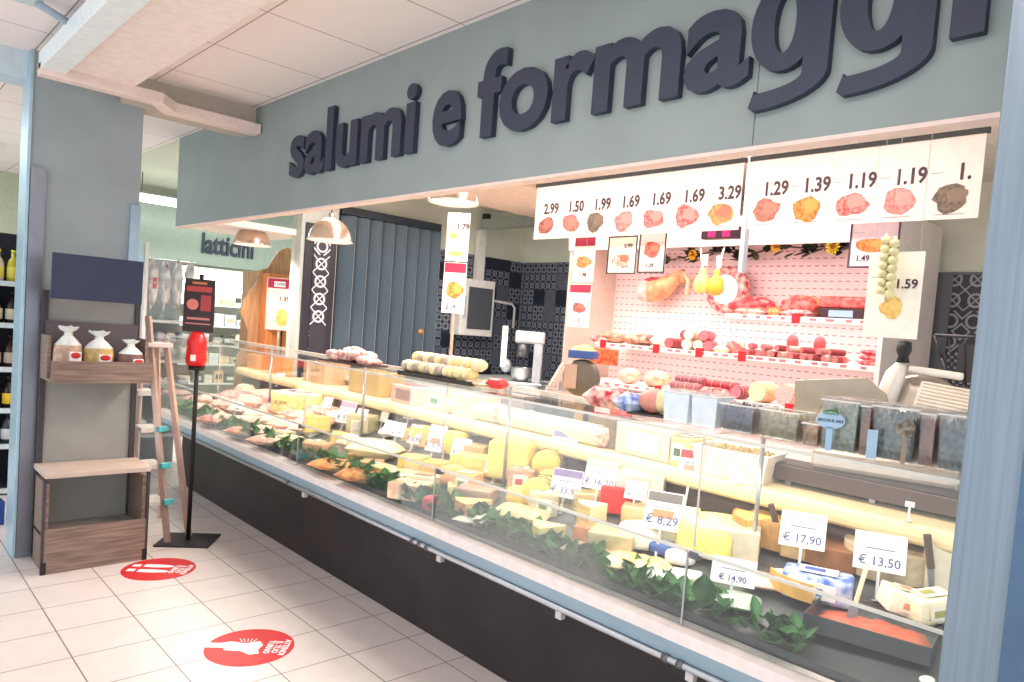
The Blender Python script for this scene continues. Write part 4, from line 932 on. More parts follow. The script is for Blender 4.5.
banner(yA, yB, [('2.99', 'dark'), ('1.50', 'brown'), ('1.99', 'grey'), ('1.69', 'pink'), ('1.69', 'ham'), ('1.69', 'ham'), ('3.29', 'pear')], 'left hanging banner of seven deli price cards under a black rail')
banner(yC, yD, [('1.29', 'brown'), ('1.39', 'orange'), ('1.19', 'ham'), ('1.19', 'pink'), ('1.', 'grey')], 'right hanging banner of five larger deli price cards')
struct(B().box(2.46, 2.50, yC+.01, yB-.01, 1.98, 2.62).build('trim_20', mat((206, 206, 212), .4, .3)), 'pale hanging bar between the two banners')
def hang(px, pt, pb, wpx, x, **k):
    z0 = P(px, pb, 'x', x).z; z1 = P(px, pt, 'x', x).z; y = Yat(px, x, (z0+z1)/2)
    w_ = abs(Yat(px-wpx/2, x, z0)-Yat(px+wpx/2, x, z0))
    t = poster((x, y, z0), SEE, w_, z1-z0, **k); top = (2.192 if x > 2.4 else 2.818)-z0
    for s_ in (-.4, .4): B().tube([(w_*s_, .001, z1-z0), (w_*s_, .001 if x < 2.4 else -.06, top)], .0006, 5).build('hanging_thread', mat((200, 190, 184), .6), t)
    return t
hang(584, 237, 282, 21, 2.52, label='hanging card with dark red heading, upper left below the banner', price='1.98', kind='bread', band=(168, 34, 66), ppos=(0, .12), psize=.10, pic=(0, .45, .7, .25))
hang(579, 284, 327, 22, 2.52, label='hanging card with dark red heading, lower of the left pair', price='1.15', kind='dark', band=(168, 34, 66), ppos=(-.05, .1), psize=.10, pic=(0, .45, .6, .25))
hang(622, 236, 274, 29, 2.52, label='framed hanging card of ham slices priced 0.99 below the banner', price='0.99', kind='plate', frame=M_frame, paper=mat((248, 236, 216), .5), ppos=(.2, .68), pic=(0, .36, .6, .36))
hang(652, 232, 273, 27, 2.52, label='framed hanging card of red sausage mince, right of the ham card', price='1.29', kind='red', frame=M_frame, ppos=(-.05, .14), psize=.11, pic=(0, .58, .62, .4))
hang(874, 217, 268, 50, 2.52, label='framed hanging card of a salmon platter priced 1.49', price='1.49', kind='orange', frame=mat((84, 60, 84), .5), paper=mat((248, 216, 220), .5), ppos=(-.2, .14), psize=.13, pic=(0, .45, .7, .28))
hang(893, 252, 338, 55, 2.05, label='large white hanging sheet with yellow cheese priced 1.59', price='1.59', kind='cheese', paper=mat((252, 244, 230), .5), ppos=(.22, .58), psize=.12, pic=(.0, .35, .4, .24))
# poster on a pole at the far end: behind the counter
def pole_sign(px, x, z0, z1, label):
    y = Yat(px, x, z0); t = thing('sign_pole', label, 'pole', (x, y, z0), 0)
    B().tube([(0, 0, 0), (0, 0, z1-z0)], .012, 10).build('pole', mat((196, 180, 160), .4, .4), t, True)
    B().box(-.06, .06, -.06, .06, 0, .012).build('foot', M_steel, t, bev=.003); return x, y
x, y = pole_sign(448, 2.22, 1.126, 2.36, 'slim metal pole carrying three stacked price cards')
z = P(448, 246, 'x', 2.2).z; z2 = P(448, 262, 'x', 2.2).z; z3 = P(448, 313, 'x', 2.2).z; zt = P(448, 214, 'x', 2.2).z
w_ = .16
poster((x-.02, y-.012, z), R(-55), w_, zt-z, 'white card priced 1.79, topmost on the pole', '1.79', 'cheese', ppos=(.2, .5), psize=.2, pic=(-.2, .3, .3, .2))
poster((x-.021, y-.013, z2+.004), R(-55), w_, z-z2-.008, 'small cream card, middle one on the pole', None, 'cheese', paper=mat((244, 234, 210), .5), pic=(0, .5, .6, .3))
poster((x-.022, y-.014, z3), R(-55), w_, z2-z3-.004, 'card with red heading and orange loaf, lowest on the pole', '2.19', 'orange', band=(170, 40, 70), ppos=(-.1, .08), psize=.1, pic=(.05, .45, .7, .35))
x, y = pole_sign(277, 2.22, 1.126, 1.45, 'short pole holding the red headed poster at the far end')
z0 = P(277, 330, 'x', 2.2).z; z1 = P(277, 278, 'x', 2.2).z
poster((x-.02, y-.014, z0), R(-45), .24, z1-z0, 'poster with red heading and two cheese wedges at the far end', '1.35', 'cheese', band=(176, 30, 70), bandtxt='+2000', ppos=(.2, .56), psize=.1, pic=(.15, .25, .5, .36))

# ================================================================== PENDANT LAMPS
def pendant(px, py, x, z, r, label, power):
    y = Yat(px, x, z); t = thing('pendant_lamp', label, 'lamp', (x, y, z), 0)
    pr = [(r, 0), (r*1.0, .006), (r*.97, .03), (r*.86, .08), (r*.66, .125), (r*.4, .155), (r*.14, .17), (.02, .175), (.02, .20), (0, .20)]
    b = B().lathe(pr, 36); b.build('shade', mat((206, 178, 160), .22, .75), t, True)
    B().lathe([(r*.97, .002), (r*.94, .028), (r*.83, .076), (r*.63, .12), (r*.38, .148), (.0, .165)], 36).build('shade_lining', mat((250, 244, 236), .5), t, True)
    B().lathe([(r, .0), (r+.006, .003), (r, .008)], 36).build('shade_rim', mat((236, 226, 220), .3), t, True)
    B().ell((0, 0, .075), (.035, .035, .045)).build('bulb', mat((255, 240, 220), .4, emit=6), t, True)
    top = 2.82
    if y > 6: top = 2.25
    if top > z+.2: B().tube([(0, 0, .2), (0, 0, top-z)], .004, 6).build('cord', M_black, t)
    l = bpy.data.lights.new('pendant_light', 'SPOT'); l.energy = power; l.color = (1, .84, .74); l.spot_size = R(150); l.spot_blend = .5; l.shadow_soft_size = .05
    o = bpy.data.objects.new('pendant_light', l); COL.objects.link(o); o.location = (x, y, z+.01)
pendant(252, 236, 1.72, 2.13, .15, 'copper grey dome lamp at the left, over the far counter end', 45)
pendant(330, 232, 1.72, 2.12, .155, 'copper grey dome lamp in front of the dark blinds', 60)
pendant(453, 203, 1.75, 2.30, .145, 'white dome lamp under the fascia left of the banners', 60)

# ================================================================== END WALL: BLINDS, BOX, MIXER
t = thing('vertical_blinds', 'dark blue grey vertical slat blinds on the end wall', 'blinds', (2.36, 5.93, 0), 0)
Wb = 1.06; B().box(0, Wb, -.03, .02, 2.49, 2.56).build('head_rail', mat((44, 54, 66), .5), t, bev=.003)
for i in range(8):
    x = .07+i*Wb/8; B().box(x-.07, x+.07, -.002, .002, .35, 2.485, R(-38)).build('slat', mat((74, 90, 104), .42, .25), t)
    B().tube([(x+.066, -.035, .4), (x+.066, -.035, 2.48)], .0016, 5).build('cord', mat((206, 206, 206), .5), t)
B().box(-.02, Wb+.02, .035, .045, .2, 2.5).build('dark_backing', mat((20, 24, 30), .6), t)
B().ell((Wb-.16, -.03, 1.5), (.03, .02, .025)).build('knob', mat((206, 150, 90), .4), t, True)
# cable post, sliding rail, fuse box
def pe(px, py, y=5.98): return P(px, py, 'y', y)
a = pe(480, 230); t = thing('cable_post', 'white vertical cable duct on the end wall', 'duct', (a.x, 5.95, 1.6), 0)
B().box(-.05, .05, -.03, .03, 0, a.z-1.6).build('duct', M_white, t, bev=.003)
t = thing('sliding_rail', 'grey steel rail running from the end wall towards the banners', 'rail', (a.x, 5.9, a.z), 0)
B().box(-.045, .045, -2.2, .0, .0, .10).build('beam', mat((176, 184, 182), .35, .6), t, bev=.004)
B().box(-.03, .03, -.05, .02, .101, .16).build('end_stop', M_black, t, bev=.006)
B().box(-.06, .06, -1.9, -1.5, -.05, -.002).build('carriage', M_black, t)
a = pe(460, 335, 5.8); b_ = pe(497, 282, 5.8)
t = thing('fuse_box', 'white electrical cabinet with grey door on the end wall', 'cabinet', (a.x, 5.96, a.z), 0)
Wf = b_.x-a.x; Hf = b_.z-a.z
B().box(0, Wf, -.14, .02, 0, Hf).build('case', M_white, t, bev=.008)
B().box(Wf*.2, Wf*.92, -.152, -.141, Hf*.12, Hf*.86).build('door', mat((84, 88, 96), .3), t, bev=.004)
B().box(Wf*.05, Wf*.14, -.15, -.141, Hf*.3, Hf*.7).build('handle', mat((200, 206, 206), .3), t)
a = pe(497, 300, 5.8); t = thing('bent_pipe', 'white bent pipe beside the electrical cabinet', 'pipe', (a.x, 5.968, a.z), 0)
B().tube([(0, 0, 0), (.36, 0, -.02), (.40, 0, -.06), (.40, 0, -.28)], .014, 10).build('pipe', M_white, t, True)
# preparation table and mixer
TX, TY = 3.28, 5.05
t = thing('preparation_table', 'steel preparation table with pale top at the far end of the deli', 'table', (TX, TY, 0), 0)
B().box(-.42, .85, -.62, .55, 1.08, 1.12).build('table_top', mat((214, 226, 220), .3, .2), t, bev=.004)
B().box(-.40, .83, -.60, .53, 1.03, 1.079).build('apron', M_dark, t)
for sx in (-.38, .80):
    for sy in (-.58, .5): B().box(sx-.02, sx+.02, sy-.02, sy+.02, 0, 1.03).build('leg', M_steel, t)
B().box(-.36, .78, -.56, .48, .3, .33).build('lower_shelf', M_steel, t)
px_ = 528; mx = 3.5; my = Yat(px_, mx, 1.12)
t = thing('meat_grinder', 'upright steel mixer with bowl on the preparation table', 'mixer', (mx, my, 1.121), R(-50))
B().box(-.16, .14, -.12, .12, 0, .03).build('base', M_steel, t, bev=.008)
B().box(.03, .11, -.05, .05, .03, .42).build('column', mat((196, 200, 204), .25, .7), t, bev=.012)
B().box(-.14, .12, -.06, .06, .36, .47).build('head', mat((206, 210, 212), .25, .6), t, bev=.02)
B().tube([(-.07, 0, .24), (-.07, 0, .37)], .05, 18).build('chuck', M_steeld, t, True)
B().lathe([(0, .031), (.06, .035), (.085, .08), (.09, .15), (.095, .152)], 28, (-.07, 0, 0)).build('bowl', M_steel, t, True)
B().ell((-.2, -.03, .16), (.05, .05, .06)).build('motor', mat((176, 182, 188), .3, .6), t, True)
B().box(-.24, -.19, -.12, -.11, .15, .50).build('white_towel', M_white, t, bev=.004)
t = thing('wire_basket', 'low dark wire basket beside the mixer', 'basket', (3.55, Yat(556, 3.55, 1.12), 1.121), R(-50))
b = B()
for z in (.0, .03, .06): 
    c4 = [(-.12, -.08, z), (.12, -.08, z), (.12, .08, z), (-.12, .08, z)]
    for k in range(4): b.tube([c4[k], c4[(k+1) % 4]], .003, 5)
for k in range(9):
    for y_ in (-.08, .08): b.tube([(-.12+.03*k, y_, 0), (-.12+.03*k, y_, .06)], .002, 5)
b.build('wire', M_steeld, t)
t = thing('tool_hook_rack', 'small wire rack standing left of the pole with cards', 'rack', (2.3, Yat(428, 2.3, 1.13), 1.126), 0)
b = B().box(-.06, .06, -.05, .05, 0, .01); 
for k in range(5): b.tube([(-.05+.025*k, 0, .01), (-.05+.025*k, 0, .12)], .002, 5)
b.tube([(-.05, 0, .12), (.05, 0, .12)], .003, 5); b.build('wire', M_steel, t)

# ================================================================== COLD CABINET ON THE REAR WALL
YL, YR = 4.32, 1.72
cab = thing('cold_cabinet', 'open refrigerated wall cabinet with perforated pink lit back panel', 'refrigerated cabinet', (4.2, YR, 0), 0)
def fb(name, b, m, **k):
    b.v = [(x-4.2, y-YR, z) for x, y, z in b.v]; return b.build(name, m, cab, **k)
M_fw = mat((244, 234, 230), .4)
bk = B().box(4.25, 4.27, YR, YL, .9, 2.42).build('back_panel', M_peg); bk.parent = cab; bk.matrix_parent_inverse = Matrix.Translation((-4.2, -YR, 0))
fb('casing', B().box(4.275, 4.5, YR-.03, YL+.03, 0, 2.5), M_fw)
for y in (YL, YR-.03):
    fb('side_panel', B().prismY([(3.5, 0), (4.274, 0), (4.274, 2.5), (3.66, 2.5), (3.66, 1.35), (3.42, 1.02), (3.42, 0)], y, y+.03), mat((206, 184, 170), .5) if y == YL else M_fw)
fb('canopy', B().box(3.66, 4.25, YR, YL, 2.36, 2.5), M_fw)
fb('canopy_valance', B().prismY([(3.64, 2.30), (3.66, 2.30), (3.66, 2.5), (3.62, 2.5)], YR-.03, YL+.03), mat((240, 220, 214), .4))
fb('light_tube', B().tube([(3.76, YR+.05, 2.335), (3.76, YL-.05, 2.335)], .014, 10), mat((255, 226, 222), .4, emit=2.5), smooth=True)
shelves = [(1.84, 3.98, YR, 2.98), (1.545, 3.80, YR, 4.1), (1.235, 3.66, YR, 4.2), (.97, 3.44, YR, YL)]
for z, x0, y0, y1 in shelves:
    fb('shelf', B().box(x0, 4.25, y0+.002, y1-.002, z-.022, z), M_fw)
    fb('price_rail', B().box(x0-.012, x0-.001, y0+.002, y1-.002, z-.032, z+.004), mat((250, 238, 232), .4))
    b = B(); r_ = random.Random(int(z*100)); y = y0+.1
    while y < y1-.1: 
        b.box(x0-.0145, x0-.0125, y, y+.03+.03*r_.random(), z-.022, z-.004); y += .07+.06*r_.random()
    fb('price_strip', b, mat((186, 120, 126), .5))
fb('front_apron', B().box(3.42, 3.44, YR, YL, .05, .98), M_fw)
fb('cabinet_floor', B().box(3.442, 4.24, YR+.002, YL-.002, .1, .94), M_fw)
def FS(px, k, dx=.12):
    z, x0, y0, y1 = shelves[k]; x = x0+dx; return Vector((x, min(max(Yat(px, x, z), YR+.08), YL-.08), z+.001))
# top shelf: ham pieces
joint(FS(752, 0, .14), R(-90), .17, .10, .07, (196, 40, 60), (226, 110, 110), (240, 170, 160), 'red cured ham joint, leftmost of three on the top shelf', seed=2)
B_ = FS(752, 0, .02)
joint(FS(800, 0, .14), R(-90), .16, .10, .08, (200, 60, 66), (236, 130, 120), (226, 160, 120), 'rounded cured ham joint in the middle of the top shelf', seed=5)
t = block(FS(846, 0, .14)+Vector((0, 0, .075)), R(-90), .33, .16, .08, (206, 54, 62), 'long flat cured ham slab on a black pack, right of the top shelf', col2=(236, 120, 110), name='ham_slab', cat='ham', bev=.02)
block(FS(844, 0, .12), R(-90), .30, .12, .074, (58, 24, 34), 'black and blue boxed ham below the flat slab', lab=(150, 180, 210), name='ham_box', cat='packet')
packet(FS(754, 0, .08)-Vector((.06, 0, 0)), R(-90), .24, .07, .05, (206, 130, 120), 'pink vacuum pack before the left top ham', (240, 214, 200), seed=41)
packet(FS(798, 0, .05)-Vector((.02, 0, 0)), R(-90), .24, .07, .05, (236, 206, 200), 'clear printed pack before the middle top ham', (170, 90, 100), seed=42)
packet(FS(776, 0, .05)-Vector((.02, 0, 0)), R(-90), .10, .07, .06, (226, 130, 70), 'orange labelled pack between the top hams', (240, 170, 110), seed=43)
# ham leg and round cured hams hanging on the panel
def on_panel(px, py, x=4.15): return P(px, py, 'x', x)
p = on_panel(662, 288, 4.12); t = thing('whole_ham', 'whole ham leg with cut face hanging on the perforated panel', 'ham', p, R(-90))
B().tube([(-.15, 0, -.03), (-.13, 0, -.03), (-.05, 0, -.02), (.04, 0, .02), (.12, 0, .07), (.19, 0, .12), (.21, 0, .05)], [.075, .095, .10, .085, .06, .04, .03], 16).build('leg_meat', mat((214, 140, 100), .45, scale=14, rgb2=(232, 180, 130)), t, True)
B().ell((-.14, -.055, -.03), (.065, .06, .09)).build('cut_face', mat((236, 170, 160), .5, scale=30, rgb2=(246, 206, 196)), t, True)
B().ell((-.06, -.02, .06), (.10, .05, .03), .4, 3).build('red_flank', mat((176, 60, 70), .5), t, True)
B().tube([(.2, 0, .13), (.26, 0, .06), (.25, 0, -.06)], .018, 8).build('trotter', mat((240, 210, 170), .5), t, True)
p = on_panel(728, 290, 4.13); t = thing('round_ham', 'round flat cured meat with white centre and netted rim on the panel', 'ham', p, R(-90))
B().lathe([(0, -.05), (.16, -.05), (.185, -.02), (.18, .03), (.14, .045), (0, .045)], 30).build('rim_meat', mat((170, 50, 66), .5, scale=24, rgb2=(236, 200, 190)), t, True, rot=(pi/2, 0, 0))
B().lathe([(0, .056), (.10, .054), (.115, .044)], 28).build('white_face', mat((244, 240, 236), .5), t, True, rot=(pi/2, 0, 0))
for px, py, cl, lab in ((702, 282, (246, 222, 120), 'pale yellow pear cheese hanging on white cord, left one'), (716, 284, (240, 180, 60), 'deep yellow pear cheese hanging on white cord, right one')):
    p = P(px, py, 'x', 3.72); t = thing('hanging_cheese', lab, 'cheese', p, 0)
    B().lathe([(0, -.085), (.03, -.08), (.055, -.055), (.062, -.02), (.052, .02), (.034, .05), (.02, .07), (.026, .085), (.018, .10), (0, .105)], 22).build('body', mat(cl, .35, var=.06), t, True)
    B().tube([(0, 0, .08), (.0, -(px-709)*.006*1.2, .30)], .006, 6).build('cord', M_white, t)
    B().box(-.004, .004, -.03, .01, .12, .20).build('paper_tag', M_papw, t)
# digital display under the banner
p = P(719, 233, 'x', 2.6); t = thing('queue_display', 'small dark display with red lit digits below the banner', 'display', p, SEE)
B().box(-.115, .115, 0, .05, -.03, .035).build('case', mat((60, 26, 44), .4), t, bev=.004)
for x_ in (-.08, .08): B().box(x_-.003, x_+.003, .03, .036, .035, 2.819-p.z).build('hanger', M_steel, t)
for k in range(2): text_obj('digits', ('88', '88')[k], .05, mat((240, 30, 110), .4, emit=1.2), t, (-.045+.09*k, -.001, -.02), bold=.03)
# plastic flower garland
gl = thing('flower_garland', 'garland of yellow sunflowers and dark leaves along the cabinet top', 'garland', (4.1, 3.0, 2.2), 0)
pts = [(596, 256), (628, 247), (660, 262), (695, 255), (725, 250), (748, 256), (776, 246), (806, 248), (832, 246), (850, 243)]
cpts = [P(a_, b_, 'x', 4.12)-Vector((4.1, 3.0, 2.2)) for a_, b_ in pts]
B().tube([tuple(v) for v in cpts], .006, 6).build('vine', M_leafd, gl)
r_ = random.Random(5)
for k, v in enumerate(cpts):
    b = B()
    for j in range(16): b.leaf((v.x-.01, v.y+r_.uniform(-.09, .09), v.z+r_.uniform(-.04, .03)), .085, .065, r_.uniform(2, 4.3), r_.uniform(-.8, .8), .4)
    b.build('leaf_cluster', M_leafd, gl, True)
for a_, b_, s_ in ((595, 251, .035), (693, 255, .038), (776, 247, .036), (833, 247, .045)):
    v = P(a_, b_, 'x', 4.05)-Vector((4.1, 3.0, 2.2)); b = B()
    for j in range(12): b.leaf((v.x, v.y, v.z), s_, s_*.5, 0, R(30*j), .1) if 0 else b.add([(v.x, v.y, v.z), (v.x-.008, v.y+s_*cos(R(30*j-11)), v.z+s_*sin(R(30*j-11))), (v.x-.004, v.y+s_*1.2*cos(R(30*j)), v.z+s_*1.2*sin(R(30*j))), (v.x-.008, v.y+s_*cos(R(30*j+11)), v.z+s_*sin(R(30*j+11))), (v.x+.01, v.y+s_*.8*cos(R(30*j)), v.z+s_*.8*sin(R(30*j)))], [(0, 1, 2, 3), (0, 4, 1), (1, 4, 2), (2, 4, 3), (3, 4, 0)])
    b.build('flower', mat((244, 190, 40) if s_ < .04 else (250, 226, 60), .5), gl)
    B().ell((v.x-.012, v.y, v.z), (.008, s_*.35, s_*.35)).build('flower_centre', mat((150, 84, 30), .6), gl, True)
# dark leaf decals on the left side
for k, (px, py) in enumerate(((619, 286), (631, 281), (620, 297), (631, 293), (631, 307), (622, 315))):
    p = P(px, py, 'y', YL-.004); 
    o = B().prismY([(-.03, -.008), (-.01, -.02), (.015, -.012), (.03, .012), (.0, .02), (-.02, .014)], -.002, 0).build('leaf_decal', M_leafd, loc=p)
    tag(o, 'dark leaf ornament on the cabinet side, '+('upper left', 'top right', 'mid left', 'centre right', 'lower right', 'lowest left')[k]+' of six', 'ornament')
# second shelf: bacon pieces, salami, sausages
joint(FS(612, 1, .1), R(-90), .15, .09, .045, (170, 96, 84), (222, 170, 140), (206, 160, 130), 'flat brown bacon pieces at the left of the second shelf', seed=8, cat='bacon', name='bacon')
joint(FS(640, 1, .1), R(-90), .15, .09, .05, (176, 100, 90), (230, 180, 150), (130, 90, 90), 'layered bacon with dark rind, second on the second shelf', seed=9, cat='bacon', name='bacon')
packet(FS(600, 1, .04), R(-90), .20, .06, .05, (210, 60, 60), 'red labelled packs before the bacon on the second shelf', (240, 200, 190), seed=44)
block(FS(606, 2, .10)+Vector((-.02, .03, .13)), R(-90), .30, .03, .13, (206, 50, 44), 'hanging pack of red peppers in a white frame', col2=(230, 120, 60), name='pepper_pack', cat='packet', lab=None)
for k, (px, dz, sk, ct, lab) in enumerate(((676, .0, (170, 70, 76), (190, 60, 70), 'dark red salami piece behind the cut ones'), (690, .07, (110, 70, 66), (120, 60, 60), 'dark brown smoked piece, topmost of the second shelf pile'), (692, .0, (226, 206, 180), (226, 200, 170), 'whitish salami end in lower row of the pile'), (703, .0, (220, 200, 176), (230, 206, 180), 'second whitish salami end in the lower row'), (692, .075, (226, 204, 170), (234, 214, 180), 'whitish cut salami in the upper row of the pile'), (706, .075, (196, 90, 100), (206, 90, 100), 'pink cut salami in the upper row of the pile'), (710, .0, (190, 84, 90), (200, 80, 90), 'pink cut salami in the lower row of the pile'))):
    p = FS(px, 1, .16)+Vector((0, 0, dz)); salami(p, R(185+k*3), .24, .042, sk, ct, lab, string=False)
packet(FS(664, 1, .10), R(-90), .22, .12, .10, (232, 176, 160), 'pink and white wrapped ham piece left of the salami pile', (246, 224, 214), seed=45, cat='ham', name='wrapped_ham')
joint(FS(734, 1, .12), R(-90), .07, .07, .05, (206, 60, 70), (236, 140, 130), (246, 206, 180), 'small red ham knuckle right of the salami pile', seed=12)
packet(FS(722, 1, .06), R(-90), .12, .08, .05, (246, 200, 160), 'peach pack between the salami pile and ham knuckle', (246, 220, 190), seed=46)
r_ = random.Random(11); k = 0
for row, (n, dx, dz) in enumerate(((9, .05, 0), (8, .11, .0), (7, .08, .045))):
    for i in range(n):
        px = 752+(i+.5*(row % 2))*(98/n)
        p = FS(px, 1, dx)+Vector((0, 0, dz+.001)); c1 = ((170, 70, 76), (206, 130, 124), (150, 60, 60), (222, 190, 176))[(i+row*2) % 4]
        t = salami(p, R(170+r_.uniform(-25, 25)), .11, .022, c1, (186, 84, 84), 'small cured sausage in the mixed heap on the second shelf', name='small_sausage', cat='sausage', group='heap of small sausages on the second shelf', string=False)
for px, s_, lab in ((791, 1, 'egg shaped red sausage, left of the two upright ones'), (818, 1, 'egg shaped red sausage, right of the two upright ones')):
    p = FS(px, 1, .16); t = thing('round_sausage', lab, 'sausage', p, 0); B().ell((0, 0, .115), (.042, .042, .058)).build('body', mat((196, 84, 84), .4, var=.1), t, True); B().lathe([(.03, 0), (.045, 0), (.03, .07), (.0, .07)], 14).build('holder', M_fw, t, True)
for px, k_, lab in ((603, 1, 'second shelf beside the bacon'), (656, 1, 'second shelf below the salami pile'), (699, 1, 'second shelf middle'), (742, 1, 'second shelf under the ham knuckle'), (796, 0, 'top shelf'), (658, 2, 'third shelf left'), (713, 2, 'third shelf by the dark salami'), (789, 2, 'third shelf right')):
    z, x0, y0, y1 = shelves[k_]; p = Vector((x0-.02, min(Yat(px, x0-.02, z), y1-.05), z-.045)); 
    o = B().box(-.002, .002, -.03, .03, 0, .07).build('red_price_card', M_red, loc=p); tag(o, 'small red price card on the rail, '+lab, 'price tag')
for i, (dx, dz) in enumerate(((0, 0), (.0, .035), (.01, .07))):
    packet(FS(872, 1, .06)+Vector((dx, -.0, dz+.0)), R(-90), .16, .08, .033, (206, 40, 56), 'red snack pack in the stack at the right of the second shelf, '+('bottom', 'middle', 'top')[i]+' one', (240, 150, 150), seed=50+i)
# third shelf
joint(FS(628, 2, .10), R(-90), .09, .08, .06, (232, 176, 150), (240, 200, 180), (240, 196, 150), 'pale pink ham at the left of the third shelf', seed=15)
joint(FS(655, 2, .10), R(-90), .10, .08, .065, (236, 170, 140), (246, 210, 180), (246, 220, 150), 'rounded yellowish ham, second on the third shelf', seed=16)
salami(FS(690, 2, .14)+Vector((0, 0, .05)), R(-85), .24, .035, (150, 80, 86), (150, 60, 66), 'long dark salami, upper left of the third shelf group')
salami(FS(686, 2, .08), R(-80), .24, .036, (156, 90, 94), (160, 66, 70), 'long greyish salami, lower left of the third shelf group')
salami(FS(722, 2, .14)+Vector((0, 0, .04)), R(-90), .26, .034, (160, 40, 50), (190, 60, 66), 'dark red salami pair end, upper right of the group')
packet(FS(716, 2, .05), R(-85), .24, .07, .06, (196, 40, 50), 'red and white salami packs below the dark red salami', (230, 180, 176), seed=60)
t = salami(FS(740, 2, .10), R(180), .14, .048, (150, 60, 76), (190, 100, 110), 'thick round salami showing its cut end on the third shelf')
salami(FS(763, 2, .10)+Vector((0, 0, .0)), R(178), .18, .072, (236, 196, 150), (240, 206, 160), 'large pale speckled mortadella on the third shelf', name='mortadella', string=False)
salami(FS(790, 2, .10), R(178), .18, .074, (236, 176, 150), (240, 160, 156), 'large pink mortadella right of the speckled one', name='mortadella', string=False)
joint(FS(818, 2, .10), R(-90), .08, .07, .05, (206, 160, 140), (226, 190, 170), (236, 210, 190), 'greyish ham end before the slicer on the third shelf', seed=19)
for i in range(2): packet(FS(866, 2, .08)+Vector((0, 0, .036*i)), R(-90), .18, .08, .034, (206, 44, 50), 'red pack lying at the right of the third shelf, '+('lower', 'upper')[i]+' one', (246, 200, 190), seed=62+i)
block(FS(610, 3, .22)+Vector((0, 0, .0)), R(-90), .3, .2, .12, (206, 60, 70), 'red printed carton on the cabinet floor at the left', name='carton', cat='box', lab=(240, 220, 220))

# ================================================================== RIGHT SIDE: GARLIC, SLICER, GUARD
px, py = 892, 270; p = P(px, 238, 'x', 2.0); t = thing('garlic_braid', 'braid of cream garlic bulbs hanging by the right banner', 'garlic', p, 0)
B().tube([(0, 0, 2.82-p.z), (0, 0, 0)], .0007, 5).build('thread', mat((200, 190, 184), .6), t)
B().tube([(0, 0, .0), (0, 0, -.24)], .005, 6).build('string', mat((206, 186, 140), .7), t)
for i in range(7):
    for s_ in (-1, 1):
        B().lathe([(0, -.017), (.013, -.015), (.019, -.004), (.016, .008), (.005, .016), (.003, .025), (0, .026)], 12, (-.01, s_*.016, -.02-.031*i+(.012 if s_ > 0 else 0))).build('bulb', mat((232, 220, 170), .55, var=.1, scale=40), t, True)
sx_ = 2.28; sy_c = Yat(882, sx_, 1.35)
t = thing('meat_slicer', 'large pale steel meat slicer behind the olive tubs', 'slicer', (sx_, sy_c, 1.126), R(-78))
M_sl = mat((222, 208, 192), .28, .45)
B().box(-.24, .30, -.12, .18, 0, .09).build('base', M_sl, t, bev=.025)
B().lathe([(0, -.008), (.155, -.008), (.17, 0), (.155, .008), (0, .008)], 40).build('blade', mat((214, 210, 206), .18, .9), t, True, loc=(.13, .02, .27), rot=(pi/2-.35, 0, 0))
b = B()
for k in range(12): b.box(-.07, .17, -.16+.021*k, -.148+.021*k, 0, .008)
b.box(-.08, .18, -.165, .09, -.008, -.0005); b.build('ribbed_plate', mat((236, 226, 214), .35, .3), t, loc=(.20, -.04, .34), rot=(R(38), R(6), 0))
B().box(-.10, .10, -.02, .02, 0, .03).build('plate_grip', mat((240, 228, 216), .3, .2), t, bev=.01, loc=(.17, .04, .425), rot=(0, R(4), 0))
B().prismY([(-.34, .36), (-.06, .40), (.02, .34), (.10, .12), (.03, .12), (-.03, .27), (-.22, .26), (-.28, .10), (-.32, .12)], -.10, -.085).build('carriage_frame', mat((176, 162, 146), .3, .5), t, bev=.004)
B().prismY([(-.225, .255), (-.03, .265), (.03, .125), (-.27, .105)], -.098, -.092).build('meat_table', mat((210, 194, 172), .4, .3), t)
B().tube([(.03, 0, .09), (.0, 0, .30), (.03, .02, .42), (.05, .03, .47)], [.04, .045, .04, .02], 12).build('arm', mat((232, 222, 210), .3, .2), t, True)
B().lathe([(0, 0), (.026, 0), (.02, .025), (.03, .05), (.026, .085), (0, .09)], 18, (.05, .03, .47)).build('knob', M_black, t, True)
b = B(); g0 = P(935, 335, 'x', 2.75)
t = thing('wire_guard', 'dark bent wire rack hanging at the tiled strip by the pillar', 'rack', (2.75, g0.y, g0.z), SEE)
o_ = [(0, 0, 0), (.04, 0, -.10), (.09, 0, -.22), (.30, 0, -.24), (.36, 0, .0)]
for k in range(5): b.tube([o_[k], o_[(k+1) % 5]], .008, 6)
for k in range(4): b.tube([(.06+.06*k, 0, -.01), (.09+.055*k, 0, -.22)], .003, 5)
b.build('frame', mat((64, 60, 64), .4, .5), t, True)
B().box(.10, .3, .002, .004, -.2, -.03).build('panel', mat((50, 48, 52), .5), t)
B().tube([(.18, .02, -.2), (.18, .02, -1.6)], .02, 8).build('post', M_steeld, t)

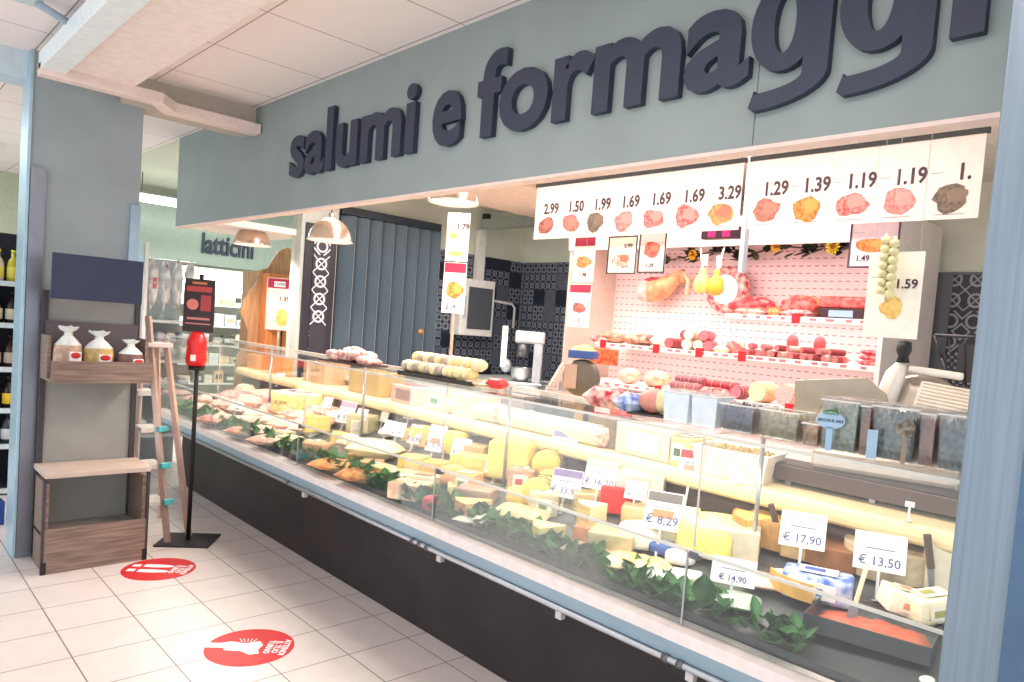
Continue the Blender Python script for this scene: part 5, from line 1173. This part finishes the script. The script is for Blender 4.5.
# ================================================================== FAR STORE
# scalloped brown cabinet
t = thing('scalloped_cabinet', 'brown wooden display cabinet with wavy cut side at the far end', 'cabinet', (2.02, 6.95, 0), 0)
M_w2 = wood_mat('tan_wood', (164, 124, 90), (196, 156, 116), 'Z')
out = [(-.10, .0), (.42, 0), (.42, 2.18), (.34, 2.22), (.26, 2.18), (.20, 2.08), (.16, 2.0), (.08, 1.97), (.06, 1.85), (-.06, 1.66), (-.08, 1.55), (.0, 1.38), (.0, 1.25), (-.08, 1.15), (-.10, 1.0)]
B().prismY(out, 0, .03).build('cut_side', M_w2, t)
B().box(.10, .42, -.16, -.001, 0, 1.94).build('door', wood_mat('orange_wood', (196, 116, 62), (216, 140, 84), 'Z'), t, bev=.004)
B().box(.25, .262, -.165, -.161, .1, 1.6).build('door_gap', M_black, t)
B().box(.08, .44, .03, .4, 0, 1.96).build('carcass', M_w2, t)
# dairy cabinet
DX0, DX1, DY = 1.7, 4.3, 9.3
t = thing('dairy_cabinet', 'brightly lit open dairy cabinet under the far fascia', 'refrigerated cabinet', (DX0, DY, 0), 0)
Wd_ = DX1-DX0
B().box(0, Wd_, .5, .56, 0, 1.98).build('back_panel', mat((250, 248, 236), .5), t)
B().box(0, Wd_, .0, .5, 1.92, 2.04).build('canopy', mat((214, 222, 216), .4), t, bev=.01)
B().box(0, Wd_, .05, .08, 1.885, 1.915).build('light_tube', mat((255, 255, 246), .4, emit=4), t)
for z in (.62, .86, 1.10, 1.34, 1.60): B().box(.0, Wd_, .10+.0*z, .5, z-.02, z).build('shelf', mat((250, 250, 244), .4), t)
B().box(0, Wd_, -.05, .5, 0, .45).build('base', mat((150, 140, 136), .5), t, bev=.01); B().box(-.04, 0, -.02, .56, 0, 2.04).build('side_panel', mat((226, 232, 230), .4), t)
r_ = random.Random(9); pk = []
cols = [(246, 244, 232), (240, 226, 190), (206, 214, 190), (236, 200, 160), (90, 90, 80), (226, 236, 240), (196, 160, 110)]
for s_, z in enumerate((.62, .86, 1.10, 1.34, 1.60)):
    x = DX0+.06; i = 0
    while x < DX0+1.9:
        w_ = .09+.07*r_.random(); h_ = .08+.08*r_.random(); cl = cols[int(r_.random()**1.6*len(cols))]
        t = thing('dairy_pack', 'small pale dairy pack standing on the bright dairy cabinet shelves', 'packet', (x+w_/2, DY+.18, z+.001), 0, group='dairy packs in the far cabinet')
        B().box(-w_/2+.003, w_/2-.003, -.05, .05, 0, h_).build('pack', mat(cl, .45), t, bev=.008)
        B().box(-w_*.3, w_*.3, -.052, -.0505, h_*.3, h_*.7).build('label', mat(cols[(i*3+s_) % 7], .5), t)
        x += w_+.01; i += 1
# lettering of the far fascia
ds = thing('far_lettering', 'dark letters reading latticini on the far grey green fascia', 'sign', (P(201, 252, 'y', 9.88).x, 9.885, P(201, 252, 'y', 9.88).z), 0)
wl = text_mesh('latticini', .36, .02, .01, 1, 'LEFT'); xs = [v.co.x for v in wl.vertices]; kk = .66/(max(xs)-min(xs))
xo = 0
for i, ch in enumerate('latticini'):
    pre = text_mesh('latticini'[:i+1], .36, .02, .01, 1, 'LEFT'); me0 = text_mesh(ch, .36, .02, .01, 1, 'LEFT')
    off = max(v.co.x for v in pre.vertices)-max(v.co.x for v in me0.vertices)
    me = me0.copy(); me.materials.clear(); me.materials.append(M_letter)
    for v in me.vertices: v.co.x = (v.co.x+off)*kk
    o = bpy.data.objects.new('letter', me); COL.objects.link(o); o.parent = ds
# end-cap shelf with hanging bags behind the column
EX, EY = 1.2, 7.3
t = thing('end_shelf', 'white shelf unit with pale blue head between column and dairy cabinet', 'shelf unit', (EX, EY, 0), 0)
B().box(0, .03, -.02, .5, 0, 2.12).build('side_panel', M_white, t, bev=.004)
B().box(.03, .46, .45, .48, 0, 2.0).build('back_panel', mat((170, 180, 184), .5), t)
B().box(-.34, -.01, .0, .03, 1.86, 2.12).build('head_panel', mat((186, 226, 236), .4), t)
for z in (.35, .75, 1.05, 1.42): B().box(.03, .46, .0, .45, z-.02, z).build('shelf', mat((190, 196, 196), .5), t)
B().tube([(.03, .05, 1.98), (.46, .05, 1.98)], .008, 8).build('hanging_bar', M_steel, t)
r_ = random.Random(21)
for i in range(4):
    x = EX+.09+i*.105; t = thing('hanging_bag', 'grey white bag hanging on the top bar, '+('leftmost', 'second from left', 'third from left', 'rightmost')[i]+' of four', 'bag', (x, EY+.045, 1.93), 0)
    B().ell((0, 0, -.17), (.045, .05, .20), .5, i+2, 12, 12, 3).build('bag', mat((236, 238, 236), .4, scale=12, rgb2=(196, 196, 200)), t, True)
    B().box(-.015, .015, -.058, -.05, -.22, -.12).build('label', mat((206, 90, 90), .5) if i == 0 else mat((180, 186, 196), .5), t)
for zi, z in enumerate((1.06, 1.06, .76, .36)):
    for i in range(4):
        x = EX+.09+i*.105; dz = .13 if zi == 1 else 0
        packet((x, EY+.2, z+dz), R(20*(i % 2)-10), .10, .20, .12, ((206, 210, 214), (170, 176, 184), (206, 196, 206), (226, 224, 214))[(i+zi) % 4], 'rumpled pale bag, '+('left', 'mid left', 'mid right', 'right')[i]+' in the '+('middle row', 'upper middle row', 'third row', 'bottom row')[zi]+' of the end shelf', (160, 168, 180), seed=70+i+zi*4, name='snack_bag', cat='bag')
for i in range(3):
    t = thing('small_pack', 'small coloured pack left of the white side panel, '+('upper', 'middle', 'lower')[i]+' one', 'packet', (EX-.18, EY+.1, (1.64, 1.25, .86)[i]), 0)
    B().box(-.10, .10, -.02, .06, 0, .16).build('pack', mat(((206, 110, 90), (120, 130, 150), (196, 180, 170))[i], .5, scale=14, rgb2=((190, 190, 190), (60, 66, 80), (120, 90, 90))[i]), t, bev=.01)
    B().box(-.16, .14, -.03, .3, -.02, -.001).build('ledge', M_white, t)
# hanging tube light of the far aisle
for (y, x0, x1, lab) in ((9.0, 1.4, 2.6, 'hanging white tube light beyond the fascia'),):
    z = P(172, 205, 'y', y).z; t = thing('tube_light', lab, 'lamp', (x0, y, z), 0)
    B().box(0, x1-x0, -.05, .05, .02, .07).build('housing', M_white, t, bev=.004); B().tube([(.02, 0, .0), (x1-x0-.02, 0, .0)], .018, 10).build('tube', mat((255, 255, 255), .4, emit=5), t, True)
    for k in (.2, .6): B().tube([(k, 0, .07), (k, 0, 3.0-z)], .005, 5).build('cord', M_black, t)
z = 2.98
# left shelves with bottles
SX0, SX1, SY = -.9, .26, 6.9
t = thing('bottle_shelves', 'dark shelving with rows of bottles left of the column', 'shelf unit', (SX0, SY, 0), 0)
lv = [.12, .42, .69, 1.01, 1.34, 1.68 + .0]
lv = [.42, .69, 1.01, 1.345, 1.925]
lv = [.05, .40, .68, 1.00, 1.34, 1.66]
B().box(0, SX1-SX0, .42, .45, 0, 2.05).build('back_panel', mat((34, 36, 48), .6), t)
for z in lv:
    B().box(0, SX1-SX0, 0, .42, z-.02, z).build('shelf', mat((70, 76, 90), .5), t); B().box(0, SX1-SX0, -.012, -.001, z-.035, z+.004).build('price_rail', mat((206, 222, 230), .4), t)
B().box(SX1-SX0, SX1-SX0+.02, 0, .45, 0, 2.05).build('side_panel', mat((60, 70, 90), .5), t)
bc = [((206, 196, 60), (236, 226, 90)), ((40, 30, 24), (220, 214, 190)), ((60, 30, 20), (196, 180, 160)), ((30, 26, 26), (240, 206, 40)), ((60, 66, 76), (214, 220, 226))]
order = {5: 0, 4: 1, 3: 2, 2: 3, 1: 4}
for li, ci in order.items():
    for i in range(5):
        x = SX1-.06-i*.095; gc, lc = bc[ci]
        if ci == 0 and i == 1: gc = (226, 214, 190)
        t = thing('bottle', ('yellow green', 'dark brown', 'reddish brown', 'black yellow labelled', 'clear dark capped')[ci]+' bottle, '+('first', 'second', 'third', 'fourth', 'fifth')[i]+' from the column on its shelf', 'bottle', (x, SY+.09, lv[li]+.001), 0)
        h_ = .24; B().lathe([(0, 0), (.036, 0), (.039, .01), (.039, h_*.55), (.03, h_*.68), (.014, h_*.78), (.013, h_*.95), (0, h_*.95)], 14).build('glass', mat(gc, .15, var=.1), t, True)
        B().lathe([(.0395, h_*.12), (.0405, h_*.13), (.0405, h_*.45), (.0395, h_*.46)], 14).build('label', mat(lc, .5), t, True); B().lathe([(.015, h_*.93), (.016, h_*.93), (.016, h_*1.02), (0, h_*1.02)], 10).build('cap', mat((30, 30, 34) if ci else (230, 220, 70), .4), t, True)
p = P(8, 528, 'z', 0)
t = thing('blue_crate', 'blue plastic crate on the floor at the left edge', 'crate', (-.12, 6.15, 0), R(4))
b = B()
for b_ in ((-.18, .18, -.14, .14, 0, .01), (-.18, .18, -.14, -.13, .01, .16), (-.18, .18, .13, .14, .01, .16), (-.18, -.17, -.13, .13, .01, .16), (.17, .18, -.13, .13, .01, .16)): b.box(*b_)
b.build('crate_body', mat((30, 70, 150), .45), t)
t = packet((-.12, 6.15, .012), R(4), .32, .24, .42, (226, 232, 238), 'large white sack standing in the blue crate', (190, 206, 220), seed=90, name='white_sack', cat='sack', lab=(206, 212, 220))
# ceiling vent and pipe
t = thing('ceiling_vent', 'white slatted ceiling vent at the top left corner', 'vent', (-.25, 4.30, 2.975), R(0))
B().box(-.2, .16, -.28, .12, .018, .025).build('frame', M_white, t)
for k in range(12): B().box(-.19, .15, -.27+.032*k, -.255+.032*k, 0, .018).build('slat', mat((226, 236, 236), .5), t)
t = thing('ceiling_pipe', 'grey ceiling pipe bending towards the soffit', 'pipe', (-.06, 4.25, 2.95), 0)
a0 = P(38, 4, 'z', 2.95); a1 = P(76, 27, 'z', 2.93); o0 = Vector((-.06, 4.25, 2.95))
B().tube([a0-o0, (a0+a1)/2-o0, a1-o0], .018, 10).build('pipe', mat((170, 184, 200), .4), t, True)
bpy.context.view_layer.update()
# ------------------------------------------------------------------ sub-parts go under the part they belong to
SUB = {'emblem': 'label', 'tie': 'bag_top', 'sign_band': 'sign_panel', 'sign_picture': 'sign_panel', 'sign_line': 'sign_panel', 'ticket_slot': 'ticket_housing',
       'handle': 'door', 'door_gap': 'door', 'shade_lining': 'shade', 'shade_rim': 'shade', 'bulb': 'shade', 'heading_plate': 'heading_band', 'label_print': 'label',
       'rim': 'container', 'string': 'casing', 'cut_face': 'casing', 'price': 'card', 'small_print': 'card', 'picture': 'card', 'heading': 'card', 'foot_cap': 'front_board', 'paper_tag': 'cord',
       'digits': 'case', 'flower_centre': 'flower', 'latch_tab': 'latch', 'sign_bracket': 'sign_board', 'net': 'body', 'wrapper': 'body', 'pane_lip': 'front_pane', 'pane_edge': 'front_pane', 'shelf_edge': 'shelf_glass', 'price_strip': 'price_rail', 'cap': 'glass', 'label': 'glass'}
base = lambda o: o.name.split('.')[0]
kids = {}
for o in COL.objects:
    if o.parent is not None: kids.setdefault(o.parent, []).append(o)
for root, ch in kids.items():
    if root.parent is not None or root.type != 'EMPTY': continue
    seen = {}
    for o in ch:
        n = base(o); k = SUB.get(n)
        if k == 'card' and 'card' not in seen: k = 'sheet'
        if n == 'heading' and 'heading_band' in seen: k = 'heading_band'
        if k in seen and o.type == 'MESH':
            p_ = seen[k]; o.parent = p_; o.matrix_parent_inverse = p_.matrix_basis.inverted()
        elif o.type == 'MESH': seen[n] = o
bpy.context.view_layer.update()
